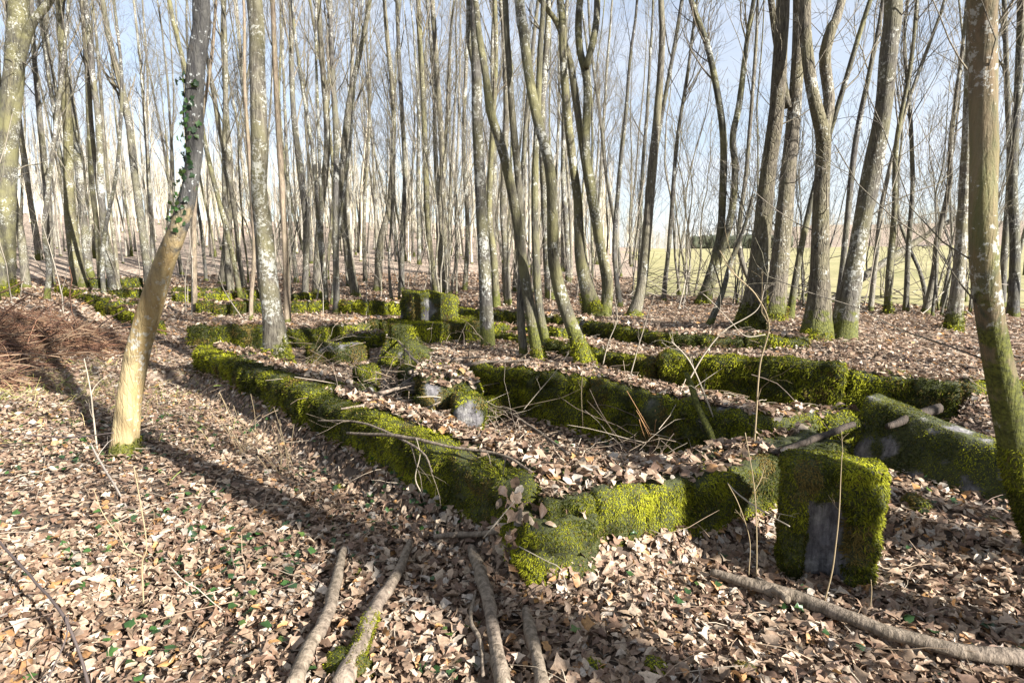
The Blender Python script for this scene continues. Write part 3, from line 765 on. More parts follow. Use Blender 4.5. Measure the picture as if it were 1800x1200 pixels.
tree_xy = []
def pix_tree(label, path, material='bark', seed=1, extra=(), crown=(10, .55, (.35, .8), (1.2, 3.2)), sleeve=0.0, base_v=None, flare=.5, top=5.0, cat='tree', sub=(5, 5), name='bare_tree', m=14, group=None, low=0, rough=.05):
    """path: [(u,v,width px)...] base first. extra: further stems [(u,v,w)...] rising from the same foot or from a fork"""
    rr = np.random.default_rng(seed * 7 + 1)
    B = hit(path[0][0], path[0][1] if base_v is None else base_v)
    Y = B[1]
    tree_xy.append((B[0], B[1]))
    root = empty(name, B); tag(root, label, cat, group)
    def build(pp, is_stem, k):
        pts = []; rad = []
        for j, (u, v, w) in enumerate(pp):
            q, t = at_depth(u, v, Y); d = .0 if (j == 0 and not is_stem) else .35 * math.sin(k * 2.1 + j * .9) * min(j, 3) / 3 * (.25 if Y < 5 else 1) * .5
            q, t = at_depth(u, v, Y + d)
            pts.append(q); rad.append(w / 2 / F * t)
        # go on above the frame
        if pp[-1][1] < 60 and top > 0:
            d = norm(pts[-1] - pts[-2]); r = rad[-1]
            for g in range(3):
                d = norm(d + np.array([rr.normal() * .08, rr.normal() * .08, .15]))
                pts.append(pts[-1] + d * top / 3 * rr.uniform(.8, 1.2)); rad.append(r * (1 - .28 * (g + 1)))
        if not is_stem:
            dd = norm(pts[1] - pts[0]); pts.insert(0, pts[0] - np.array([dd[0] * .1, 0, .14])); rad.insert(0, rad[0])
        pts = np.array(pts); rad = np.array(rad)
        L = np.linalg.norm(np.diff(pts, axis=0), axis=1).sum()
        me, P, R = trunk_mesh(pts, rad, B, m, M[material], seed + k, rings=int(min(70, max(14, L / .16))), flare=0 if is_stem else flare, rough=rough)
        nm = 'trunk' if k == 0 else 'stem'
        if k: me.name = 'stem'
        obj(nm, me, root)
        cn = crown[0] + (8 if (path[0][2] <= 20 and top > 0) else 0)
        lv = crown_arrays(P, R, rr, cn, crown[1], crown[2], crown[3], sub) if crown[0] else []
        if low:
            PL, RL = grow(P[None], R[None], low, .08, .5, .7, 1.4, 1.05, 1.9 if Y > 5 else 1.2, 6, .05, .2, rr, rscale=(.05, .1), rmin=.0035)
            P4, R4 = grow(PL, RL, 4, .3, 1, .4, .9, .3, .6, 4, .04, .2, rr, rmin=.002)
            lv = list(lv) + [(PL, RL, 4), (P4, R4, 3)]
        if len(lv): obj('crown', crown_mesh(lv, B, M['twigbark']), root)
        return P, R
    P, R = build(path, False, 0)
    for k, e in enumerate(extra): build(e, e[0][1] < path[0][1] - 60, k + 1)
    if sleeve: moss_sleeve(P, R, B, rr, sleeve, root, flare=flare)
    return root, P, R, B

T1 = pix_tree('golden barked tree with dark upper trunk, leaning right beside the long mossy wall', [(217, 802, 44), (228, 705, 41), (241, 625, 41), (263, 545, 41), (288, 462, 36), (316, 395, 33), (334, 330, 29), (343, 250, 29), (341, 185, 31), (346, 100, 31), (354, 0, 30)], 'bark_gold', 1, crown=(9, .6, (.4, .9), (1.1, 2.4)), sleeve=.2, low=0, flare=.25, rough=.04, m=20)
T2 = pix_tree('upright trunk spotted with white lichen and a moss sleeve, second tree from the golden one', [(490, 655, 48), (481, 560, 38), (470, 480, 36), (462, 400, 33), (455, 330, 30), (456, 250, 30), (452, 130, 29), (447, 0, 28)], 'bark_lichen', 2, sleeve=.45, flare=.35, m=18)
pix_tree('thick forked tree cut by the left edge of the photo', [(-4, 522, 44), (4, 400, 40), (12, 250, 36), (26, 110, 34), (32, 0, 34)], 'bark_moss', 3, extra=[[(16, 200, 16), (48, 60, 17), (88, 0, 13)], [(4, 320, 14), (18, 160, 12), (44, 0, 10)]], sleeve=.6, low=8)
pix_tree('thin pale tan trunk standing bolt upright right of the lichen spotted tree', [(506, 568, 12), (502, 450, 11), (496, 330, 11), (488, 200, 10), (483, 100, 9), (479, 0, 9)], 'bark_tan', 4, crown=(7, .5, (.3, .7), (1.1, 2)), flare=.15, m=10)
pix_tree('short thin golden stem just left of the lichen spotted tree', [(441, 562, 9), (442, 520, 8), (447, 430, 8), (440, 300, 7), (430, 150, 6), (428, 0, 5)], 'bark_tan', 5, crown=(7, .5, (.3, .7), (1.1, 2)), flare=.1, m=8)
pix_tree('thin tan stem between the golden tree and the lichen spotted tree', [(342, 552, 11), (341, 450, 10), (341, 380, 9), (350, 250, 7), (372, 100, 6), (380, 0, 5)], 'bark_tan', 6, crown=(8, .5, (.3, .7), (1.1, 2)), flare=.15, m=8)
pix_tree('slim straight trunk rising behind the dark mossed wall left of centre', [(592, 552, 12), (590, 400, 12), (591, 250, 11), (585, 130, 10), (580, 0, 9)], 'bark', 7, crown=(10, .4, (.3, .7), (1.1, 3)))
pix_tree('straight grey trunk forking high above the centre bank, left of the crooked mossy trio', [(858, 612, 27), (853, 500, 24), (848, 400, 22), (843, 300, 21), (838, 200, 20), (838, 110, 19), (833, 0, 16)], 'bark_lichen', 8, extra=[[(838, 130, 14), (826, 70, 14), (826, 0, 13)]], flare=.15, crown=(9, .6, (.3, .7), (1.2, 3)))
pix_tree('mossy olive trunk bending left at its top, in the centre clump', [(948, 632, 26), (935, 560, 21), (920, 470, 19), (908, 380, 19), (885, 270, 19), (863, 200, 17), (855, 140, 14), (842, 60, 12), (836, 0, 11)], 'bark_moss', 9, sleeve=.25, flare=.3, crown=(6, .6, (.3, .7), (1.1, 2.4)))
pix_tree('slim grey stem leftmost in the centre clump', [(921, 628, 16), (915, 540, 15), (918, 450, 15), (912, 330, 14), (903, 230, 14), (895, 120, 12), (888, 0, 11)], 'bark', 10, flare=.2, crown=(8, .6, (.3, .7), (1.2, 3)))
pix_tree('slim leaning stem crossing behind the mossy olive trunk', [(965, 622, 17), (948, 540, 15), (942, 440, 15), (940, 330, 13), (945, 200, 12), (950, 80, 11), (955, 0, 10)], 'bark_moss', 11, sleeve=.2, flare=.3, crown=(8, .6, (.3, .7), (1.2, 3)))
pix_tree('S-curved grey tree with a green mossed foot on the middle bank', [(1030, 640, 34), (1010, 585, 26), (988, 525, 25), (973, 455, 23), (972, 380, 22), (966, 290, 20), (942, 200, 19), (928, 120, 18), (920, 50, 19), (913, 0, 20)], 'bark_moss', 12, sleeve=.35, flare=.25, crown=(8, .6, (.3, .7), (1.2, 3)), m=18)
pix_tree('three stemmed tree with dark mossy foot, behind the back wall at centre right', [(1046, 558, 34), (1032, 510, 26), (1020, 450, 20), (1015, 350, 17), (1005, 270, 16), (997, 200, 16), (990, 100, 15), (985, 0, 13)], 'bark_moss', 13, extra=[[(1062, 556, 20), (1066, 500, 18), (1052, 410, 18), (1040, 330, 17), (1030, 260, 16), (1032, 150, 15), (1018, 80, 14), (1020, 0, 13)], [(1066, 540, 16), (1070, 490, 16), (1048, 400, 14), (1030, 300, 13), (1010, 160, 13), (1000, 100, 12), (978, 40, 10), (950, 0, 9)], [(1030, 120, 13), (1045, 60, 13), (1050, 0, 12)]], sleeve=.5, flare=.45, crown=(9, .5, (.3, .8), (1.2, 3)))
pix_tree('lone slightly bent grey tree right of the three stemmed one', [(1112, 558, 24), (1128, 500, 19), (1138, 400, 18), (1146, 300, 17), (1158, 170, 14), (1164, 60, 12), (1162, 0, 11)], 'bark', 14, flare=.4, sleeve=.15, crown=(9, .5, (.3, .8), (1.2, 3)))
pix_tree('thin stem close to the right of the lone bent tree', [(1166, 532, 9), (1174, 450, 8), (1180, 380, 8), (1190, 250, 7), (1210, 120, 6), (1225, 0, 5)], 'bark', 15, crown=(9, .4, (.3, .8), (1.2, 3)))
pix_tree('twin stemmed tree with mossy foot left of the two thick trunks', [(1232, 538, 20), (1250, 480, 17), (1265, 420, 15), (1270, 350, 14), (1272, 250, 13), (1262, 170, 12), (1243, 80, 11), (1215, 0, 10)], 'bark_moss', 16, extra=[[(1240, 537, 15), (1262, 460, 14), (1285, 380, 13), (1292, 300, 12), (1288, 240, 12), (1300, 180, 11), (1312, 80, 9), (1325, 0, 8)]], sleeve=.3, crown=(10, .4, (.3, .8), (1.2, 3)))
pix_tree('thick grey tree with a wide mossy foot, foremost of the right group', [(1317, 582, 48), (1330, 500, 36), (1340, 400, 31), (1350, 300, 28), (1364, 200, 27), (1371, 100, 26), (1376, 0, 25)], 'bark_oak', 17, sleeve=.6, flare=.45, crown=(9, .55, (.3, .8), (1.5, 3.4)), low=5, m=18)
pix_tree('thick tree directly behind the foremost one of the right group', [(1358, 562, 36), (1372, 450, 32), (1386, 300, 28), (1396, 200, 25), (1402, 100, 22), (1404, 0, 20)], 'bark_oak', 18, sleeve=.3, extra=[[(1385, 190, 14), (1366, 80, 13), (1355, 0, 12)]], crown=(9, .5, (.3, .8), (1.2, 3)), low=6)
pix_tree('deeply furrowed tree parting into two mossy limbs high up', [(1432, 598, 46), (1440, 530, 36), (1442, 400, 32), (1445, 300, 28), (1446, 240, 26), (1430, 170, 22), (1420, 100, 22), (1416, 0, 22)], 'bark_oak', 19, extra=[[(1447, 245, 20), (1458, 180, 20), (1450, 100, 20), (1462, 50, 18), (1480, 0, 15)]], sleeve=.2, flare=.35, crown=(9, .5, (.3, .8), (1.2, 3.4)), low=6, rough=.09, m=18)
pix_tree('thick dark barked tree leaning right, beside the furrowed one', [(1480, 598, 42), (1494, 510, 35), (1510, 420, 30), (1530, 320, 34), (1552, 200, 30), (1561, 100, 30), (1570, 0, 31)], 'bark_lichen', 20, flare=.35, crown=(10, .5, (.4, 1.0), (1.5, 3.4)), low=6, m=18)
pix_tree('brown tree with mossy leaning foot, nearest to the right edge', [(1856, 985, 68), (1802, 850, 60), (1779, 750, 54), (1757, 650, 48), (1741, 560, 45), (1730, 450, 45), (1728, 350, 44), (1731, 280, 46), (1729, 180, 45), (1729, 90, 44), (1727, 0, 46)], 'bark_right', 21, flare=.15, crown=(8, .65, (.5, 1.0), (1.0, 2.2)), low=9, sleeve=.9, m=20, top=4)
pix_tree('white trunked tree with bright moss foot, left of the brown edge tree', [(1674, 582, 26), (1683, 510, 22), (1690, 420, 20), (1697, 300, 18), (1703, 150, 15), (1710, 0, 13)], 'bark_lichen', 22, sleeve=.35, flare=.4, crown=(12, .3, (.4, 1.0), (1.2, 3)))
pix_tree('curved dark slender tree against the meadow', [(1626, 552, 12), (1642, 480, 11), (1648, 420, 10), (1668, 330, 9), (1672, 240, 8), (1690, 100, 6), (1700, 0, 5)], 'bark', 23, crown=(10, .3, (.4, 1.0), (1.2, 3)))
pix_tree('thin upright tree against the meadow, second left of the white trunked tree', [(1592, 550, 10), (1597, 430, 9), (1604, 330, 8), (1600, 200, 7), (1590, 80, 6), (1596, 0, 5)], 'bark', 24, crown=(12, .3, (.4, 1.0), (1.2, 3)))
pix_tree('slim mossy footed tree right of the thick dark leaning one', [(1560, 553, 13), (1564, 470, 12), (1572, 380, 10), (1576, 250, 8), (1600, 120, 7), (1612, 0, 6)], 'bark_moss', 25, crown=(12, .3, (.4, 1.0), (1.2, 3)), sleeve=.3)
pix_tree('slender tree slanting right behind the furrowed one', [(1388, 562, 13), (1402, 470, 12), (1420, 380, 11), (1448, 270, 10), (1490, 130, 9), (1530, 0, 8)], 'bark_moss', 26, crown=(10, .35, (.3, .8), (1.2, 3)))
pix_tree('slender tree slanting right, between the furrowed and the dark leaning trunks', [(1470, 560, 12), (1480, 480, 11), (1490, 380, 11), (1504, 250, 10), (1530, 120, 9), (1552, 0, 7)], 'bark', 27, crown=(10, .35, (.3, .8), (1.2, 3)))
pix_tree('small crooked dark tree leaning right before the meadow, left of the foremost thick tree', [(1245, 575, 12), (1268, 520, 10), (1285, 460, 9), (1305, 410, 7), (1325, 340, 6)], 'bark', 28, crown=(9, .3, (.4, 1.0), (1.05, 1.6)), top=0, name='dead_tree')
pix_tree('dead leaning trunk reaching up right across the meadow', [(1455, 535, 15), (1530, 478, 14), (1600, 432, 12), (1650, 400, 9), (1700, 372, 7)], 'bark', 29, crown=(7, .3, (.5, 1.2), (1.05, 1.6)), top=0, name='dead_tree', flare=.1)
mids = [
 ([(143, 513, 24), (131, 440, 21), (122, 360, 18), (120, 250, 16), (112, 120, 13), (105, 0, 12)], 'bark_moss', 'mossy trunk above the bracken heap, third from the left edge'),
 ([(46, 507, 14), (38, 420, 13), (22, 330, 12), (26, 200, 10), (40, 60, 9), (44, 0, 8)], 'bark', 'dark bent trunk right next to the thick left edge tree'),
 ([(90, 502, 12), (85, 380, 11), (74, 250, 10), (60, 100, 8), (55, 0, 7)], 'bark', 'straight trunk between the dark bent one and the mossy one at left'),
 ([(264, 505, 15), (250, 400, 14), (236, 300, 13), (224, 200, 12), (190, 60, 10), (180, 0, 9)], 'bark', 'bent trunk passing behind the upper left of the golden tree'),
 ([(178, 508, 10), (170, 400, 9), (160, 300, 9), (152, 100, 7), (150, 0, 6)], 'bark_moss', 'thin trunk right of the mossy one, far left'),
 ([(82, 528, 9), (86, 470, 9), (78, 400, 8), (95, 250, 7), (112, 100, 6), (120, 0, 5)], 'bark_lichen', 'pale thin trunk rooted behind the bracken heap'),
 ([(185, 536, 8), (180, 470, 8), (186, 400, 7), (205, 300, 6), (214, 150, 6), (200, 0, 5)], 'bark_lichen', 'pale thin stem standing by the far stepped edge wall'),
 ([(392, 502, 17), (398, 420, 13), (405, 330, 12), (398, 200, 10), (392, 60, 8), (394, 0, 7)], 'bark', 'trunk with a short side fork between golden tree and lichen spotted tree'),
 ([(536, 522, 12), (538, 400, 12), (528, 300, 12), (515, 180, 10), (512, 0, 9)], 'bark', 'grey trunk closest behind the thin pale tan trunk'),
 ([(556, 517, 14), (561, 400, 13), (575, 250, 12), (566, 100, 10), (560, 0, 9)], 'bark', 'grey trunk curving left and back right of the thin pale tan trunk'),
 ([(626, 522, 16), (611, 440, 14), (601, 350, 13), (611, 200, 11), (640, 60, 9), (650, 0, 8)], 'bark', 'dark trunk leaning left beyond the dark mossed wall'),
 ([(664, 512, 14), (668, 430, 13), (686, 350, 11), (692, 200, 9), (680, 60, 8), (676, 0, 7)], 'bark', 'dark footed trunk midway between the left and centre groups'),
 ([(706, 512, 10), (708, 400, 9), (712, 300, 9), (704, 150, 8), (698, 0, 7)], 'bark', 'slim dark trunk above the square block, left side'),
 ([(772, 530, 14), (757, 450, 12), (750, 350, 11), (745, 200, 10), (735, 0, 9)], 'bark_moss', 'trunk rooted directly behind the square block'),
 ([(780, 516, 14), (772, 400, 13), (778, 300, 12), (770, 150, 10), (760, 0, 9)], 'bark', 'dark trunk just behind the one at the square block'),
 ([(817, 512, 9), (822, 400, 9), (815, 250, 8), (820, 100, 7), (822, 0, 6)], 'bark_lichen', 'pale slim trunk left of the straight grey forking trunk'),
 ([(873, 540, 14), (868, 450, 13), (860, 380, 12), (865, 250, 10), (872, 100, 9), (870, 0, 8)], 'bark_moss', 'dark mossy footed trunk right of the straight grey forking trunk'),
 ([(893, 535, 14), (888, 430, 13), (884, 350, 12), (890, 200, 11), (885, 60, 9), (880, 0, 8)], 'bark', 'grey trunk behind the leftmost stem of the centre clump'),
 ([(968, 528, 18), (962, 450, 17), (958, 350, 17), (952, 200, 14), (960, 100, 13), (965, 0, 11)], 'bark_lichen', 'pale trunk seen through the centre clump'),
 ([(1090, 540, 10), (1080, 440, 9), (1088, 320, 8), (1100, 200, 7), (1108, 100, 6), (1120, 0, 5)], 'bark', 'thin stem between the three stemmed tree and the lone bent tree'),
 ([(1345, 548, 10), (1300, 440, 9), (1312, 300, 8), (1320, 200, 7), (1330, 60, 6), (1332, 0, 5)], 'bark', 'thin stem crossing behind the foremost thick tree'),
 ([(1530, 548, 10), (1540, 450, 9), (1552, 350, 8), (1590, 200, 7), (1640, 60, 6), (1660, 0, 5)], 'bark', 'thin slanting tree right of the thick dark leaning one'),
 ([(1780, 560, 18), (1784, 450, 17), (1780, 300, 15), (1790, 150, 13), (1795, 0, 12)], 'bark', 'dark trunk right behind the brown edge tree'),
 ([(1760, 540, 12), (1765, 450, 11), (1775, 300, 10), (1770, 150, 9), (1765, 0, 8)], 'bark', 'slim trunk between the brown edge tree and the dark one behind it'),
]
for k, (p, m_, lab) in enumerate(mids):
    pix_tree(lab, p, m_, 60 + k, crown=(11, .33, (.25, .75), (1.2, 3.2)), sub=(4, 4), m=10, flare=.4, low=3 if k > 18 else 1, top=7)

# standing background trees : shared variants, copied one by one
def make_variant(seed, hgt, r0, stems, crown_start, n1, crooked=.06, sub=(6, 6)):
    rr = np.random.default_rng(seed)
    ms = []
    tb = MB(); lv = [[], [], []]
    for s in range(stems):
        d = norm(np.array([rr.normal() * .04, rr.normal() * .04, 1.0])) if stems == 1 else norm(np.array([math.cos(s * 2.4 + seed) * .16, math.sin(s * 2.4 + seed) * .16, 1]))
        p = np.array([0, 0, -.25]) + (np.array([d[0], d[1], 0]) * .6 if stems > 1 else 0)
        n = 16; pts = [p]
        for k in range(n):
            d = norm(d + np.array([rr.normal() * crooked, rr.normal() * crooked, .12])); p = p + d * (hgt + .3) / n; pts.append(p)
        pts = np.array(pts); rad = r0 * (1 if s == 0 else .8) * np.linspace(1, .12, n + 1) ** .8
        A = resample(np.c_[pts, rad], 34); P = A[:, :3]; R = np.maximum(A[:, 3], .01)
        ang = np.arange(9) / 9 * 2 * np.pi; ss = np.linspace(0, hgt, 34)
        q = np.stack([np.cos(ang)[None] + 0 * ss[:, None] + seed, np.sin(ang)[None] + 0 * ss[:, None], ss[:, None] * .8 + 0 * ang[None]], -1)
        RR = R[:, None] * (1 + .12 * fbm(q, 1.2, 2, seed) + .6 * np.exp(-ss / .35)[:, None])
        V, Fs = tubes(P[None], RR[None], 9); tb.add(V, Fs)
        a, b, c = crown_arrays(P, R, rr, n1 // stems + 2, crown_start, (.3, .75), (1.3, 4.2), sub)
        for i_, x in enumerate((a, b, c)): lv[i_].append(x)
    mb = MB()
    for L_ in lv:
        for P, R, m in L_:
            V, Fs = tubes(P, R, max(3, m - 1), cap=False); mb.add(V, Fs)
    return tb, mb
variants = []
mats_v = ['bark', 'bark_lichen', 'bark', 'bark_moss']
kinds_v = []
for k in range(12):
    stems = [1, 1, 2, 1, 1, 3, 1, 1, 2, 1, 1, 1][k]
    h_ = 13 + (k * 37 % 7); r0 = [.08, .11, .075, .062, .09, .07, .085, .055, .08, .125, .068, .045][k]
    tb, mb = make_variant(100 + k, h_, r0, stems, [.28, .35, .25, .3, .4, .3, .22, .3, .3, .38, .2, .15][k], 15, crooked=[.03, .045, .03, .05, .02, .035, .05, .04, .03, .035, .05, .06][k])
    tm = tb.mesh('trunk', M[mats_v[k % 4]]); bm2 = mb.mesh('crown', M['twigbark'])
    variants.append((tm, bm2)); kinds_v.append(('slim' if r0 < .07 else 'sturdy' if r0 > .10 else 'medium', 'single-stemmed' if stems == 1 else 'twin-stemmed' if stems == 2 else 'three-stemmed'))

def place_variant(k, x, y, yaw, s, label, group, name='bare_tree', lean=(0, 0)):
    tm, bm2 = variants[k]
    z = float(H(np.array([x]), np.array([y]))[0])
    e = bpy.data.objects.new(name, None); e.location = (x, y, z); e.rotation_euler = (lean[0], lean[1], yaw); e.scale = (s, s, s)
    e['label'] = label; e['category'] = 'tree'; e['group'] = group; col.objects.link(e)
    a = bpy.data.objects.new('trunk', tm); a.parent = e; col.objects.link(a)
    b = bpy.data.objects.new('crown', bm2); b.parent = e; col.objects.link(b)
    return e
taken = list(tree_xy); rrb = np.random.default_rng(23)
MARKS = [(20, 'thick left edge tree'), (250, 'golden leaning tree'), (450, 'lichen spotted tree'), (640, 'dark mossed wall left of centre'), (760, 'square block'), (850, 'straight grey forking trunk'), (960, 'centre clump'), (1055, 'three stemmed tree'), (1140, 'lone bent tree'), (1260, 'twin stemmed tree'), (1345, 'foremost thick tree'), (1440, 'furrowed tree'), (1530, 'thick dark leaning tree'), (1690, 'white trunked tree'), (1780, 'brown edge tree')]
count = 0; bgt = {}
tries = 0
while count < 122 and tries < 20000:
    tries += 1
    az = math.radians(rrb.uniform(-47, 47)); r = 13 + 34 * rrb.random() ** .8
    x, y = r * math.sin(az), r * math.cos(az)
    ud = 900 + 1000 * x / y
    if ud > 1130 and ud < 1745:
        if r > 22 or rrb.random() > .22: continue
    if ud >= 1745 and r > 40: continue
    if r < 17 and rrb.random() > .35: continue
    if y < 15.5 and -9 < x < 3: continue
    md = .9 + .012 * r
    if any((x - a) ** 2 + (y - b) ** 2 < md * md for a, b in taken): continue
    taken.append((x, y)); k = int(rrb.integers(0, 12)); count += 1
    near = min(MARKS, key=lambda q: abs(q[0] - ud)); dist = 'first rows' if r < 24 else 'middle rows' if r < 40 else 'farthest rows'
    e = place_variant(k, x, y, rrb.uniform(0, 6.28), rrb.uniform(.8, 1.2), 'x', 'bare trees of the wood behind the ruin', lean=(rrb.normal() * .03, rrb.normal() * .03))
    bgt.setdefault((kinds_v[k][0], kinds_v[k][1], dist, near[1]), []).append((ud, e))
ORD = ['first', 'second', 'third', 'fourth', 'fifth', 'sixth', 'seventh', 'eighth', 'ninth', 'tenth', 'eleventh', 'twelfth']
for (a_, b_, c_, d_), L_ in bgt.items():
    L_.sort(key=lambda q: q[0])
    for i, (u_, e) in enumerate(L_):
        e['label'] = f'{a_} {b_} tree, {c_}, behind the {d_}' + ('' if len(L_) == 1 else ', ' + ORD[min(i, 11)] + ' from left')
# trees behind the viewpoint on the sun side: their shadows cross the foreground
for (x, y, k, s) in [(3.25, -.12, 0, 1.0), (4.87, .08, 9, 1.0), (5.1, -1.7, 9, .95), (5.6, -4.9, 1, 1.0), (6.6, -6.6, 4, 1.), (3.1, -4.2, 6, .9), (9.5, -2.2, 9, 1.0), (10.8, -10.2, 2, 1.0), (6.8, 1.0, 7, 1.), (12.5, -4.5, 5, 1.0), (8.0, -11, 8, 1.1), (15.8, -10.5, 1, 1.0), (1.0, -7.5, 10, 1.0), (-2.0, -5.5, 7, .9), (9.0, 2.6, 3, 1.0), (12, 1.2, 6, 1.), (4.6, -9.5, 4, 1.), (17, -6, 9, 1), (16, 3, 0, 1.1), (-4, -9, 2, 1.0)]:
    place_variant(k, x, y, k * 1.3 + x, s, 'bare tree out of frame behind the viewpoint, seen only by its shadow', 'trees behind the viewpoint')

shrub_v = []
for k in range(5):
    tb, mb = make_variant(500 + k, [4.5, 3.2, 5.5, 3.8, 6.0][k], [.032, .025, .04, .03, .035][k], [3, 4, 2, 3, 3][k], .08, 14, crooked=.10, sub=(5, 5))
    shrub_v.append((tb.mesh('stems', M['bark']), mb.mesh('crown', M['twigbark'])))
rs = np.random.default_rng(77); sh = []
while len(sh) < 22:
    ud = rs.uniform(1060, 1800) if len(sh) < 15 else rs.uniform(60, 1000); r = rs.uniform(13.5, 20) ; x_ = (ud - 900) / 1000; y = r / math.hypot(1, x_); x = y * x_
    if any((x - a) ** 2 + (y - b) ** 2 < .5 for a, b in taken): continue
    if y < 15 and ud < 1000: continue
    taken.append((x, y)); sh.append((ud, r, x, y))
gsh = {}
for i, (ud, r, x, y) in enumerate(sorted(sh)):
    k = i % 5; z = float(H(np.array([x]), np.array([y]))[0])
    e = bpy.data.objects.new('bare_shrub', None); e.location = (x, y, z); e.rotation_euler = (0, 0, i * 1.7); sc_ = float(rs.uniform(.75, 1.2)); e.scale = (sc_,) * 3
    e['category'] = 'shrub'; e['group'] = 'bare shrubs along the wood edge'; col.objects.link(e)
    near = min(MARKS, key=lambda q: abs(q[0] - ud)); gsh.setdefault(('tall' if [4.5, 3.2, 5.5, 3.8, 6.0][k] > 4 else 'low', near[1]), []).append(e)
    for nm, me_ in (('stems', shrub_v[k][0]), ('crown', shrub_v[k][1])):
        a = bpy.data.objects.new(nm, me_); a.parent = e; col.objects.link(a)
for (a_, b_), L_ in gsh.items():
    for i, e in enumerate(L_): e['label'] = f'{a_} bare twiggy shrub behind the {b_}' + ('' if len(L_) == 1 else ', ' + ORD[min(i, 11)] + ' from left')
# far wood as one mass (instanced by geometry nodes)
def gn_scatter(name, pts, rots, scales, idxs, sources):
    me = bpy.data.meshes.new(name); me.vertices.add(len(pts)); me.vertices.foreach_set('co', np.asarray(pts, np.float32).ravel())
    a = me.attributes.new('rot', 'FLOAT_VECTOR', 'POINT'); a.data.foreach_set('vector', np.asarray(rots, np.float32).ravel())
    a = me.attributes.new('scl', 'FLOAT', 'POINT'); a.data.foreach_set('value', np.asarray(scales, np.float32))
    a = me.attributes.new('pick', 'INT', 'POINT'); a.data.foreach_set('value', np.asarray(idxs, np.int32))
    o = obj(name, me)
    c = bpy.data.collections.new('sources')
    for i, s in enumerate(sources):
        so = bpy.data.objects.new('source_%02d' % i, s); c.objects.link(so)
    ng = bpy.data.node_groups.new('scatter', 'GeometryNodeTree')
    ng.interface.new_socket('Geometry', in_out='INPUT', socket_type='NodeSocketGeometry'); ng.interface.new_socket('Geometry', in_out='OUTPUT', socket_type='NodeSocketGeometry')
    gi = ng.nodes.new('NodeGroupInput'); go = ng.nodes.new('NodeGroupOutput')
    ins = ng.nodes.new('GeometryNodeInstanceOnPoints'); ci = ng.nodes.new('GeometryNodeCollectionInfo')
    ci.inputs['Collection'].default_value = c; ci.inputs['Separate Children'].default_value = True; ci.inputs['Reset Children'].default_value = True
    ins.inputs['Pick Instance'].default_value = True
    def attr(nm, ty):
        n = ng.nodes.new('GeometryNodeInputNamedAttribute'); n.data_type = ty; n.inputs['Name'].default_value = nm
        return [s for s in n.outputs if s.enabled and s.name == 'Attribute'][0]
    e2r = ng.nodes.new('FunctionNodeEulerToRotation')
    ng.links.new(attr('rot', 'FLOAT_VECTOR'), e2r.inputs[0]); ng.links.new(e2r.outputs[0], ins.inputs['Rotation'])
    ng.links.new(attr('scl', 'FLOAT'), ins.inputs['Scale']); ng.links.new(attr('pick', 'INT'), ins.inputs['Instance Index'])
    ng.links.new(gi.outputs[0], ins.inputs['Points']); ng.links.new(ci.outputs[0], ins.inputs['Instance']); ng.links.new(ins.outputs[0], go.inputs[0])
    md = o.modifiers.new('scatter', 'NODES'); md.node_group = ng
    return o
srcs = []
for k in range(5):
    tb, mb = make_variant(300 + k, 15, .10 + .012 * k, 1, .35, 14, crooked=.03, sub=(4, 4))
    both = MB(); both.V = tb.V + mb.V; both.n = tb.n + mb.n
    both.F = {q: list(v) for q, v in tb.F.items()}
    for q, v in mb.F.items(): both.F.setdefault(q, []).extend([f + tb.n for f in v])
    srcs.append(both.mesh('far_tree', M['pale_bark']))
pts = []; rr = np.random.default_rng(5)
while len(pts) < 900:
    az = math.radians(rr.uniform(-50, 16)); r = 32 + 110 * rr.random() ** .9
    x, y = r * math.sin(az), r * math.cos(az)
    if az > math.radians(10) and r < 120: continue
    pts.append((x, y))
for _ in range(800):
    az = math.radians(rr.uniform(11, 50)); r = 262 + 170 * rr.random() if az > .24 else 200 + 60 * rr.random(); pts.append((r * math.sin(az), r * math.cos(az)))
pts = np.array(pts); z = H(pts[:, 0], pts[:, 1])
nP = len(pts)
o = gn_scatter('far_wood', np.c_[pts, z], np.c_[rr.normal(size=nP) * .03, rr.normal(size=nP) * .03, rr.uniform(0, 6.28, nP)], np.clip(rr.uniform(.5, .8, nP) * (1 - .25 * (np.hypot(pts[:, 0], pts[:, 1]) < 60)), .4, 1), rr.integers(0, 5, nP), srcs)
tag(o, 'hazy mass of bare trees on the slope far behind the stand and beyond the meadow', 'far wood', kind='stuff')

